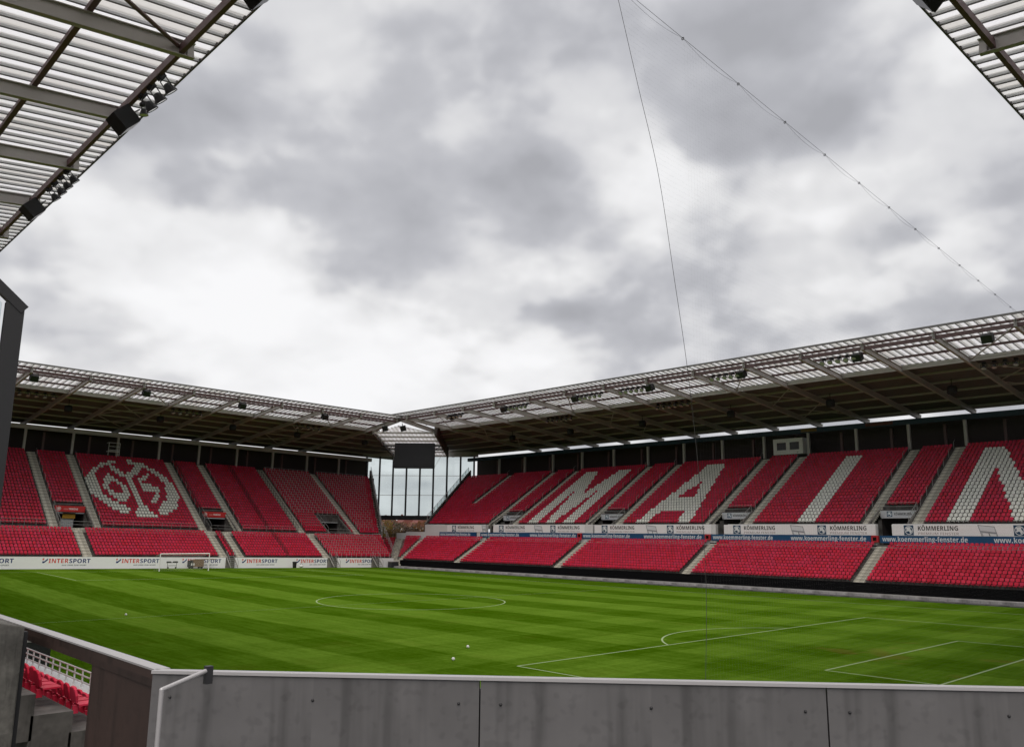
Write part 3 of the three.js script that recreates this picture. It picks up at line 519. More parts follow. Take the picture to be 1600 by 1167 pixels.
// ---------------------------------------------------------------- seats: the nearest as things of their own, the rest as one object each
{
  const fr = new THREE.Matrix4().multiplyMatrices(new THREE.Matrix4().copy(camera.projectionMatrix), camera.matrixWorldInverse), q = new THREE.Vector3();
  camera.updateProjectionMatrix(); fr.multiplyMatrices(camera.projectionMatrix, camera.matrixWorldInverse);
  for (const s of seats) { q.copy(s.at).applyMatrix4(fr); s.seen = q.z < 1 && Math.abs(q.x) < 0.99 && Math.abs(q.y) < 0.99; if (s.block === 'near lower') s.seen = s.seen && q.x < -0.78 && q.y < -0.7; }
  const protos = { red: null, white: null };
  const own = new Set();
  for (const white of [false, true]) {
    const list = seats.filter((s) => !!s.white === white && s.seen).sort((a, b) => a.dist - b.dist).slice(0, 300);
    for (const s of list) {
      const o = shade(new THREE.Mesh(SEAT, white ? M.seatWhite : [M.seatRed, M.seatRed, M.seatRedFaded, M.seatRedDeep][Math.floor(hash2(s.at.x * 5.3, s.at.z * 7.1) * 4)])); o.name = numbered(white ? 'white_seat' : 'red_seat'); scene.add(o);
      o.applyMatrix4(s.m); own.add(s);
      if (white) tag(o, `white plastic seat of the big letter ${s.white.slice(-1)}, ${ord(s.row)} row above the window advert`, 'seat', `white seats of the letter ${s.white.slice(-1)}, ${ord(s.row)} row`);
      else if (s.block === 'near lower') tag(o, `red plastic seat under the side parapet, ${ord(s.row)} row from the white pipe railing`, 'seat', `red seats under the parapet, ${ord(s.row)} row`);
      else if (s.block.endsWith('lower')) { const k = s.at.x < 28.5 ? 'right of the nearest lower stairway' : 'left of the nearest lower stairway'; tag(o, `red plastic seat, ${ord(s.row)} row above the black wall, ${k}`, 'seat', `red seats ${k}, ${ord(s.row)} row`); }
      else tag(o, 'red plastic seat in the upper tier beside the big white letters', 'seat', 'red seats beside the white letters');
    }
  }
  const groups = new Map();
  for (const s of seats) if (!own.has(s)) { const k = (s.white ? 'white ' : 'red ') + s.block + (s.white || ''); if (!groups.has(k)) groups.set(k, []); groups.get(k).push(s); }
  const c = new THREE.Color();
  for (const [k, list] of groups) {
    const white = k.startsWith('white'), im = shade(new THREE.InstancedMesh(SEAT, white ? M.seatWhite : M.seatRed, list.length));
    list.forEach((s, i) => { im.setMatrixAt(i, s.m); const v = 0.88 + 0.2 * hash2(s.at.x * 3.1, s.at.z * 2.7 + s.at.y), w = white ? v : v * (0.75 + 0.7 * hash2(s.at.x * 1.7, s.at.z * 5.7)); im.setColorAt(i, white ? c.setRGB(0.8 + 0.2 * v, 0.8 + 0.2 * v, 0.78 + 0.2 * v) : c.setRGB(v, w, w)); });
    im.name = numbered(white ? 'white_seats' : 'red_seats'); im.userData.kind = 'stuff'; scene.add(im);
    const b = list[0].block, st = b.startsWith('crest') ? 'the stand behind the white goal' : b.startsWith('lettered') ? 'the long lettered stand' : 'the stand below the parapet';
    tag(im, white ? `white seats forming the ${list[0].white} in ${st}` : `rows of red plastic seats in the ${b.split(' ')[1]} tier of ${st}`, 'seats');
  }
}

// ---------------------------------------------------------------- adverts
{
  const S = [[-14, 44.9, 'long white sponsor board with red and blue lettering behind the white goal'], [46.5, 63.9, 'white sponsor board with red and blue lettering right of the goal, between two steel steps'], [66, 73.3, 'short white sponsor board with one red and blue name below the standing block'], [75.1, 78.3, 'smallest white board at the corner end of the sponsor boards']];
  S.forEach(([a, b, l], i) => { const m = board('advertising_board', FL, -1, a, b, 0.62, 2.33, -0.12, -0.02, i === 3 ? M.whitePaint : PM.sport, 10, a - 16.75 + 30); tag(m, l, 'advertising board'); });
  const Wn = [[7.0, 27.3, 'white window advert under the red seats with the letter N'], [29.3, 50.7, 'white window advert under the letter I'], [52.8, 74.8, 'white window advert under the letter A'], [76.9, 99.2, 'white window advert under the letter M'], [101.3, 112.5, 'shortest white window advert, next to the open corner']];
  for (const [a, b, l] of Wn) tag(board('advertising_board', FR, 1, a, b, 6.78, 8.08, 7.9, 7.99, PM.window, b - a < 15 ? 21.4 : 0, 0), l, 'advertising board');
  const Bl = [[5.2, 28.8, 'blue web address strip under the letter N'], [29.9, 52.8, 'blue web address strip under the letter I'], [53.8, 77.5, 'blue web address strip under the letter A'], [78.2, 102.7, 'blue web address strip under the letter M'], [103.8, 114.8, 'short blue web address strip next to the open corner']];
  for (const [a, b, l] of Bl) tag(board('advertising_strip', FR, 1, a, b, 5.88, 6.75, 7.84, 7.97, PM.site, b - a < 15 ? 22 : 0, 0, M.blueBand), l, 'advertising board');
  const gl = ['red seats between the letters I and N', 'block between the letters A and I', 'block between the letters M and A', 'block left of the letter M'];
  pairs.slice(1).forEach((p, i) => tag(board('tunnel_sign', FR, 1, p[0] + 1.0, p[1] - 0.6, 9.0, 9.85, 11.4, 11.53, PM.gate, 0, 0), `white sign over the tunnel below the ${gl[i]}`, 'sign'));
  tag(board('tunnel_sign', FL, -1, 21.75, 26.25, 9.0, 9.95, 12.2, 12.38, PM.red, 0, 0, M.redBox), 'red sign over the tunnel left of the round crest', 'sign');
  tag(board('tunnel_sign', FL, -1, 45.55, 49.95, 9.0, 9.95, 12.2, 12.38, PM.red, 0, 0, M.redBox), 'red sign over the tunnel right of the round crest', 'sign');
  [29.35, 53.3, 77.85].forEach((t, i) => { const g = thing('hydrant_cabinet', `small red cabinet at the end of the blue strip, ${['nearest', 'second', 'third'][i]} from the right picture edge`, 'cabinet'); part('body', [bx(-0.42, 0.42, 0, 0.8, -0.15, 0.15)], M.redBox, g); part('door_panel', [bx(-0.2, 0.2, 0.2, 0.6, -0.19, -0.15)], M.blackWall, g); g.position.set(t, 5.95, 7.75); seatIn(g, FR); });
  [['yellow', 45.2, 47.8], ['red', 33.6, 37.6]].forEach(([c, a, b]) => { const m = mat('banner' + c, c === 'yellow' ? 0.2 : 0.12, c === 'yellow' ? 0.13 : 0.04, 0.03, 0.8); const g = thing('hanging_banner', `small ${c === 'yellow' ? 'dull yellow' : 'dark red'} banner hung on the blue crossbeam`, 'banner'); part('cloth', [bx(a, b, 22.55, 23.05, 26.14, 26.18)], m, g); part('batten', [bx(a, b, 23.05, 23.09, 26.12, 26.2)], M.steelDark, g); seatIn(g, FR); });
}

// ---------------------------------------------------------------- press box and camera platform
{
  const g = thing('press_box', 'white commentary box with two dark windows under the roof', 'booth'); part('cabin', [bx(47.4, 52.4, 19.2, 19.9, 25.7, 27.6), bx(47.4, 52.4, 21.1, 21.7, 25.7, 27.6), bx(47.4, 48.0, 19.9, 21.1, 25.7, 27.6), bx(49.6, 50.2, 19.9, 21.1, 25.7, 27.6), bx(51.8, 52.4, 19.9, 21.1, 25.7, 27.6), bx(47.4, 52.4, 19.2, 21.7, 27.6, 27.7)], M.whitePaint, g);
  for (const t of [48.0, 50.2]) part('window', [bx(t, t + 1.6, 19.9, 21.1, 25.8, 25.84)], M.screenFace, g);
  seatIn(g, FR);
  const c = thing('camera_platform', 'small white railed platform under the roof above the round crest', 'platform'), r = [];
  for (const y of [20.6, 21.25, 21.9]) r.push(rod(V(-33.0, y, 25.8), V(-34.9, y, 25.8), 0.05)); for (const t of [33, 34.9]) r.push(rod(V(-t, 19.6, 25.8), V(-t, 21.9, 25.8), 0.05), rod(V(-t, 21.9, 25.8), V(-t, 21.9, 27), 0.05));
  part('railing', r, M.whitePaint, c); part('floor', [bx(-34.9, -33, 20.3, 20.42, 25.8, 27)], M.whitePaint, c); seatIn(c, FL);
}

{
  const nt = thing('notice_panel', 'orange yellow panel over a pale door inside the tunnel left of the round crest', 'notice'); const ny = mat('notice', 0.5, 0.27, 0.02, 0.7);
  part('panel', [bx(-25.1, -23.2, 8.0, 8.95, 12.9, 12.96)], ny, nt); part('door', [bx(-25.0, -23.1, 6.55, 7.95, 13.2, 13.26)], M.ribDoor, nt); for (let i = 0; i < 7; i++) part('door_bar', [bx(-24.9 + i * 0.28, -24.86 + i * 0.28, 6.55, 7.95, 13.14, 13.19)], M.galv, nt); seatIn(nt, FL);
}

// ---------------------------------------------------------------- loudspeakers and floodlights
{
  const sp = thing('loudspeaker', '', 'loudspeaker');
  part('cabinet', [bx(-0.62, 0.62, -0.5, 0.5, -0.5, 0.5)], M.black, sp); part('grille', [bx(-0.56, 0.56, -0.44, 0.44, -0.53, -0.5)], M.screenFace, sp); part('bracket', [rod(V(-0.5, 0.5, 0), V(-0.3, 1.0, 0), 0.04), rod(V(0.5, 0.5, 0), V(0.3, 1.0, 0), 0.04)], M.steelDark, sp);
  let first = true;
  const put = (F, sg, t, y, d, s, label, group, tilt = -0.5) => { const o = first ? sp : sp.clone(); if (!first) { o.name = numbered('loudspeaker'); scene.add(o); } first = false; o.scale.setScalar(s); o.rotation.set(tilt, 0, 0); o.position.set(sg * t, y, d); seatIn(o, F); tag(o, label, 'loudspeaker', group); };
  for (const t of [11, 24.6, 39.6, 54.1, 68.1, 84, 97.4]) put(FR, 1, t + 0.5, 26.75, -3.3, 0.85, 'black box loudspeaker at a beam tip of the lettered stand roof', 'loudspeakers along the lettered stand roof');
  for (const t of [12.6, 28, 43.5, 59]) put(FL, -1, t, 26.8, -4.3, 0.85, 'black box loudspeaker at a beam tip of the crest stand roof', 'loudspeakers along the crest stand roof');
  for (const [t, l] of [[11.0, 'big black loudspeaker cut by the top picture edge under the ribbed roof'], [25.1, 'big black loudspeaker under the ribbed roof beside three round lamps'], [41.3, 'lower black loudspeaker under the ribbed roof at the left']]) put(FN, -1, t, 26.4, -3.9, 0.92, l, undefined, -0.75);
  put(FG, 1, 12.9, 26.4, -4.1, 0.9, 'black loudspeaker cut by the top picture edge under the roof corner at the right', undefined, -0.75);
  for (const [x, z] of [[113.8, 76.6], [116.6, 74.4]]) { const o = sp.clone(); o.name = numbered('loudspeaker'); scene.add(o); o.scale.setScalar(1); o.rotation.set(-0.3, -0.7, 0); o.position.set(x, 26.1, z); tag(o, x < 115 ? 'right one of two black loudspeakers at the corner of the roofs' : 'left one of two black loudspeakers at the corner of the roofs', 'loudspeaker'); }
  const horn = thing('round_loudspeaker', '', 'loudspeaker'); { const pts = [[0.02, 0.55], [0.5, 0.5], [0.62, 0.2], [0.6, -0.3], [0.52, -0.5], [0.02, -0.52]].map((p) => new THREE.Vector2(p[0], p[1])); part('body', new THREE.LatheGeometry(pts, 16), M.black, horn); part('hanger', [rod(V(0, 0.5, 0), V(0, 1.5, 0), 0.05)], M.steelDark, horn); }
  let f2 = true;
  const putH = (F, sg, t, y, d, label, group) => { const o = f2 ? horn : horn.clone(); if (!f2) { o.name = numbered('round_loudspeaker'); scene.add(o); } f2 = false; o.position.set(sg * t, y, d); seatIn(o, F); tag(o, label, 'loudspeaker', group); };
  for (const t of [5.5, 21.4, 37.3, 53.1, 70, 86.3, 101.6]) putH(FR, 1, t, 24.75, 14.8, 'black round loudspeaker hung under the dark roof of the lettered stand', 'round loudspeakers of the lettered stand');
  for (const t of [21.4, 35.9, 48.9, 61.9, 77.2]) putH(FL, -1, t, 25.05, 10.3, 'black round loudspeaker hung under the dark roof of the crest stand', 'round loudspeakers of the crest stand');
  const fl = thing('floodlight', '', 'floodlight'); { const pts = [[0.02, 0.3], [0.12, 0.28], [0.2, 0.16], [0.29, -0.1], [0.3, -0.16]].map((p) => new THREE.Vector2(p[0], p[1])); const b = part('housing', new THREE.LatheGeometry(pts, 18), M.steelDark, fl); part('lens', new THREE.CircleGeometry(0.28, 18).rotateX(Math.PI / 2).translate(0, -0.14, 0), M.lens, b); part('bracket', [bar(V(-0.33, 0, 0), V(-0.33, 0.5, 0), 0.05, 0.03), bar(V(0.33, 0, 0), V(0.33, 0.5, 0), 0.05, 0.03), bar(V(-0.33, 0.5, 0), V(0.33, 0.5, 0), 0.05, 0.04)], M.steelDark, fl); part('ballast', [bx(-0.2, 0.2, 0.52, 0.75, -0.15, 0.15)], M.black, fl); }
  let f3 = true;
  const putF = (F, sg, t, y, d, rx, label, group, s = 1) => { const o = f3 ? fl : fl.clone(); if (!f3) { o.name = numbered('floodlight'); scene.add(o); } f3 = false; o.scale.setScalar(s); o.rotation.set(rx, 0, 0); o.position.set(sg * t, y, d); seatIn(o, F); tag(o, label, 'floodlight', group); };
  for (const t of [21.0, 22.2, 23.3]) putF(FN, -1, t, 26.62, -4.55, 0.75, 'dark round floodlight beside the loudspeaker under the ribbed roof', 'three floodlights beside the loudspeaker', 1.0);
  putF(FN, -1, 24.1, 26.6, -4.5, 0.2, 'small pale floodlight right beside the big loudspeaker under the ribbed roof', undefined, 0.7);
  for (const t of [35.2, 36.4, 37.6, 38.8]) putF(FN, -1, t, 26.62, -4.55, 0.75, 'floodlight in the lower lamp row under the ribbed roof', 'lower lamp row under the ribbed roof', 0.95);
  const fc = SR; const bays = [[24.07, 31.57], [39.2, 46.8], [54.46, 62.24], [62.24, 70.03], [77.9, 85.95], [93.97, 101.9]];
  for (const [a, b] of bays) for (let i = 0; i < 5; i++) putF(FR, 1, a + 1.3 + i * 0.95, 26.6, -3.6, 0.7, 'small floodlight in a row at the front edge of the lettered stand roof', 'front floodlights of the lettered stand');
  for (const [a] of [[9], [54.8], [78.3]]) for (let i = 0; i < 6; i++) putF(FR, 1, a + 0.7 + i * 1.1, 25.6, 6.9, 0.4, 'floodlight in a row where the lettered stand roof turns opaque', 'inner floodlights of the lettered stand');
  for (const a of [12.4, 35.3, 58.3]) for (let i = 0; i < 5; i++) putF(FL, -1, a + 0.8 + i * 1.15, 25.75, 5.4, 0.4, 'floodlight in a row where the crest stand roof turns opaque', 'inner floodlights of the crest stand');
}

// ---------------------------------------------------------------- open corner: translucent canopy, screen, glass wall
{
  const D = 0.7071, yC = (x, z) => 26.0 - 0.092 * ((x - 117.2) * D + (z - 79.2) * D);
  const at = (u, v) => [117.2 + D * v + D * u, 79.2 - D * v + D * u]; // u outwards, v across
  const hw = 5.9, cn = thing('corner_canopy', 'ribbed translucent roof piece in the open corner above the video screen', 'canopy');
  const n = 15, UL = 25;
  const P3 = (u, v, dy) => { const [x, z] = at(u, v); return V(x, yC(x, z) + dy, z); };
  for (let i = 0; i < n; i++) { const v = -hw + (i * 2 * hw) / n, w = (2 * hw) / n, u0 = -5.2 + Math.abs(v + w * 0.4) * 1.12; const pn = part('roof_panel', [bar(P3(u0, v + w * 0.32, 0), P3(UL, v + w * 0.32, 0), w * 0.6, 0.012)], i % 3 ? M.sheet : M.sheetDull, cn); part('rib', [bar(P3(u0, v + w * 0.82, 0.06), P3(UL, v + w * 0.82, 0.06), w * 0.42, 0.04)], M.ribGrey, pn); }
  for (const u of [0.1, 4, 8, 12, 16, 20, 24.5]) part('purlin', [bar(P3(u, -hw, -0.25), P3(u, hw, -0.25), 0.2, 0.35)], M.steel, cn);
  for (const v of [-hw, hw]) part('side_beam', [bar(P3(0.6, v * 1.04, 0.5), P3(UL + 0.3, v * 1.04, 0.5), 0.35, 2.0)], M.deck, cn);
  const tr = []; for (const dy of [-0.6, -1.35]) tr.push(bar(P3(11.6, -hw - 0.6, dy), P3(11.6, hw + 0.6, dy), 0.3, 0.22)); for (let i = 0; i < 6; i++) tr.push(rod(P3(11.6, -hw + i * 2, -0.6), P3(11.6, -hw + i * 2 + 1, -1.35), 0.07), rod(P3(11.6, -hw + i * 2 + 1, -1.35), P3(11.6, -hw + i * 2 + 2, -0.6), 0.07));
  part('truss', tr, M.steelDark, cn);
  const ap = V(112.8, 27.6, 75.2), e1 = V(114.3, 26.3, 84.6), e2 = V(120.6, 26.1, 74.2);
  for (const e of [e1, e2]) part('hip_beam', ibeam(ap, e, 0.4, 0.75), M.steel, cn);
  // screen
  const sc = thing('video_screen', 'large dark video screen hanging in the open corner', 'screen'), w = 8.3, h = 5.2; const [sx, sz] = at(11.6, -0.65); sc.position.set(sx, 19.7, sz); sc.rotation.y = -Math.PI * 0.25;
  part('cabinet', [bx(-0.6, 0.6, 0, h, -w / 2, w / 2)], M.black, sc); part('display', [bx(-0.64, -0.6, 0.12, h - 0.12, -w / 2 + 0.12, w / 2 - 0.12)], M.screenFace, sc);
  for (const z of [-w / 2 + 0.5, w / 2 - 0.5]) part('hanger', [rod(V(0, h, z), V(0, h + 0.75, z), 0.08)], M.steelDark, sc);
  part('cable', [rod(V(0, h, -w / 2), V(-0.2, 1.5, -w / 2 - 0.25), 0.05), rod(V(0, 0.2, w / 2), V(0.3, 3.2, w / 2 + 1.6), 0.03)], M.galv, sc);
  // glass wall
  const gw = thing('glass_wall', 'tall glazed wall with dark mullions closing the corner between the stands', 'glass wall');
  const a = V(146.6, 0, 90.4), b = V(128.6, 0, 107.4), y0 = 9.35, yb = 10.35, y1 = 23.6, nb = 8, L = (k, y) => V(a.x + ((b.x - a.x) * k) / nb, y, a.z + ((b.z - a.z) * k) / nb);
  const off = 0.27;
  for (let k = 0; k <= nb; k++) part('mullion', [bar(L(k + off - 0.27 + 0.0, yb), L(k + off - 0.27 + 0.0, y1), 0.3, 0.3)], M.steelDark, gw);
  for (let k = 0; k < nb; k++) for (const [p, q] of [[yb, 14.85], [14.95, 19.25], [19.35, y1]]) part('pane', [bar(L(k, (p + q) / 2), L(k + 1, (p + q) / 2), 0.02, q - p - 0.02)], M.glass, gw);
  for (const y of [14.9, 19.3]) part('transom', [bar(L(0, y), L(nb, y), 0.1, 0.09)], M.galvThin, gw);
  part('base_beam', [bar(L(-0.2, (y0 + yb) / 2), L(nb + 0.3, (y0 + yb) / 2), 0.5, yb - y0)], M.steelDark, gw);
  part('head_beam', [bar(L(-0.3, y1 + 0.55), L(nb + 0.3, y1 + 0.55), 0.5, 1.1)], M.steel, gw);
}

// ---------------------------------------------------------------- goal and things by the boards
{
  const gx = 108, za = 30.5, zb = 37.75, y = gh(gx, 34) - 0.02, H = 2.5;
  const g = thing('goal', 'white football goal in front of the sponsor boards', 'goal'); g.position.set(gx, y, 0);
  part('post', new THREE.CylinderGeometry(0.075, 0.075, H, 12).translate(0, H / 2, za), M.whitePaint, g); part('post', new THREE.CylinderGeometry(0.075, 0.075, H, 12).translate(0, H / 2, zb), M.whitePaint, g);
  part('crossbar', [rod(V(0, H, za), V(0, H, zb), 0.075, 12)], M.whitePaint, g);
  part('net_stay', [rod(V(0, H, za), V(1.6, H - 0.3, za), 0.03), rod(V(0, H, zb), V(1.6, H - 0.3, zb), 0.03)], M.galv, g);
  const st = []; for (let z = za; z <= zb; z += 0.16) st.push(bar(V(1.6, H - 0.3, z), V(2, 0.05, z), 0.006, 0.006), bar(V(0, H, z), V(1.6, H - 0.3, z), 0.006, 0.006)); for (let k = 0; k < 14; k++) { const f = k / 14; st.push(bar(V(1.6 + 0.4 * f, (H - 0.3) * (1 - f) + 0.05, za), V(1.6 + 0.4 * f, (H - 0.3) * (1 - f) + 0.05, zb), 0.006, 0.006)); }
  part('net', st, M.whitePaint, g).userData.kind = 'stuff';
  const c = thing('equipment_cart', 'brown equipment cart with a black front parked behind the goal', 'cart'); part('box', [bx(-0.6, 0.6, 0.3, 1.35, -0.7, 1.0)], M.cartBrown, c); part('front_panel', [bx(-0.6, 0.6, 0.25, 1.25, -1.15, -0.72)], M.black, c); part('shelf', [bx(-0.6, 0.6, 1.36, 1.44, 0, 3.0)], M.cartBrown, c); for (const [x, z] of [[-0.5, -0.8], [0.5, -0.8], [-0.5, 0.7], [0.5, 0.7]]) part('wheel', [rod(V(x - 0.06, 0.2, z), V(x + 0.06, 0.2, z), 0.2, 12)], M.black, c); for (const z of [-0.95, -0.6]) part('sticker', [bx(-0.63, -0.6, 0.5, 0.85, z - 0.1, z + 0.1)], M.whitePaint, c); c.position.set(116.4, gh(116.4, 39.5), 39.4);
  const f = thing('trolley', 'small grey folding trolley leaning before the board left of the goal', 'trolley'); part('frame', [rod(V(0, 0, -0.7), V(0, 0.9, -0.7), 0.03), rod(V(0, 0, 0.7), V(0, 0.9, 0.7), 0.03), rod(V(0, 0.9, -0.9), V(0, 0.9, 0.9), 0.035), rod(V(0, 0.45, -0.7), V(0, 0.45, 0.7), 0.03)], M.steelDark, f); part('load', [bx(-0.2, 0.2, 0.92, 1.1, -0.8, -0.2), bx(-0.2, 0.2, 0.92, 1.1, 0.15, 0.8)], M.black, f); for (const z of [-0.6, 0.6]) part('wheel', [rod(V(-0.04, 0.14, z), V(0.04, 0.14, z), 0.14, 10)], M.black, f); f.position.set(116.6, gh(116.6, 35.7), 35.7);
  const bin = thing('waste_bin', 'black waste bin before the middle sponsor board', 'bin'); part('body', new THREE.CylinderGeometry(0.36, 0.3, 0.95, 14).translate(0, 0.5, 0), M.black, bin); part('lid', new THREE.CylinderGeometry(0.4, 0.4, 0.08, 14).translate(0, 1.02, 0), M.steelDark, bin); bin.position.set(116.5, gh(116.5, 56.7), 56.7);
  const bag = thing('kit_bag', 'small white and grey bag beside the black bin at the board', 'bag'); part('bag_body', new THREE.SphereGeometry(0.34, 12, 8).scale(0.8, 0.75, 1.2).translate(0, 0.3, 0), M.whitePaint, bag); part('handle', new THREE.TorusGeometry(0.2, 0.025, 6, 14).rotateY(Math.PI / 2).translate(0, 0.55, 0), M.black, bag); bag.position.set(116.5, gh(116.5, 58), 58);
  [[45.7, 'steel steps in the gap right of the goal'], [65, 'steel steps between the middle and the short sponsor board'], [74.2, 'steel steps nearest the open corner']].forEach(([z, l], i) => { const s = thing('steel_steps', l, 'steps'); const yb = gh(117.4, z); for (let k = 0; k < 6; k++) part('tread', [bx(-0.15 - k * 0.3, 0.15 - k * 0.3, 1.75 - k * 0.32, 1.8 - k * 0.32, -0.6, 0.6)], M.galvThin, s); for (const q of [-0.62, 0.62]) part('stringer', [bar(V(0.1, 1.75, q), V(-1.7, 0.05, q), 0.05, 0.18)], M.steel, s); for (const q of [-0.66, 0.66]) part('handrail', [rod(V(0.1, 2.7, q), V(-1.6, 1.0, q), 0.03), rod(V(0.1, 1.8, q), V(0.1, 2.7, q), 0.03), rod(V(-1.6, 0.1, q), V(-1.6, 1.0, q), 0.03)], M.galvThin, s); s.position.set(117.9, yb + 0.1, z); });
  const bx1 = thing('storage_box', 'dark grey storage box at the foot of the small corner board', 'box'); part('body', [bx(-0.6, 0.6, 0, 1.0, -0.8, 0.8)], M.steelDark, bx1); part('lid', [bx(-0.64, 0.64, 1.0, 1.1, -0.84, 0.84)], M.steel, bx1); bx1.position.set(116.9, gh(116.9, 78) + 0.05, 77.6);
  for (const [x, z, l] of [[23.2, 16.24, 'white ball on the grass, farther of two lying together'], [20.0, 12.5, 'white ball on the grass, nearer of two lying together'], [54.1, 7.5, 'white ball alone on the grass near the touchline']]) { const b = tag(part(numbered('football'), new THREE.SphereGeometry(0.09, 16, 12), M.whitePaint, scene), l, 'ball'); b.position.set(x, 0.09 + gh(x, z), z); }
}

// ---------------------------------------------------------------- ball stop net behind the near goal
{
  const n = thing('ball_stop_net', 'tall fine ball stop net hanging from a cable behind the near goal line', 'net');
  const X = (z) => -3.45 + 0.052 * z, top = (z) => 20.35 - 0.021 * (z + 2), z0 = -2.1, z1 = 74;
  const edge = [[20.35, -2.12], [18, -1.21], [15.92, -0.4], [13.13, 0.25], [10.8, 0.75], [8.2, 1.12], [5.56, 1.3], [3.18, 1.13], [0, 0.8]];
  const ez = (y) => { for (let i = 0; i < edge.length - 1; i++) { const [a, za] = edge[i], [b, zb] = edge[i + 1]; if (y <= a && y >= b) return zb + ((za - zb) * (y - b)) / (a - b); } return z0; };
  part('edge_rope', [new THREE.TubeGeometry(new THREE.CatmullRomCurve3(edge.map(([y, z]) => V(X(z), y, z))), 80, 0.0065, 5)], M.net, n);
  const cab = [], sag = [];
  for (let i = 0; i <= 40; i++) { const z = z0 + ((z1 - z0) * i) / 40; cab.push(V(X(z), top(z) + 0.12, z)); }
  part('top_cable', [new THREE.TubeGeometry(new THREE.CatmullRomCurve3(cab), 120, 0.0055, 5)], M.net, n);
  for (let i = 0; i < 24; i++) for (let j = 0; j < 6; j++) { const z = z0 + 3.14 * (i + j / 6); sag.push(V(X(z), top(z) + 0.1 - 0.16 * Math.sin((Math.PI * j) / 6), z)); }
  part('head_rope', [new THREE.TubeGeometry(new THREE.CatmullRomCurve3(sag), 300, 0.004, 4)], M.net, n);
  for (let i = 1; i < 24; i++) { const z = z0 + 3.14 * i; part('carabiner', new THREE.TorusGeometry(0.038, 0.011, 5, 10).translate(X(z), top(z) + 0.1, z), M.net, n); }
  const st = [], sp = 0.15, w = 0.0006;
  for (let z = 1.1; z < z1; z += sp) st.push(bar(V(X(z), 0.05, z), V(X(z), top(z), z), w, w));
  for (let y = 0.1; y < 20.2; y += sp) { const ze = Math.min(z1, (20.35 - y) / 0.021 - 2); st.push(bar(V(X(ez(y)), y, ez(y)), V(X(ze), y, ze), w, w)); }
  part('mesh', st, M.netTwine, n).userData.kind = 'stuff';
}

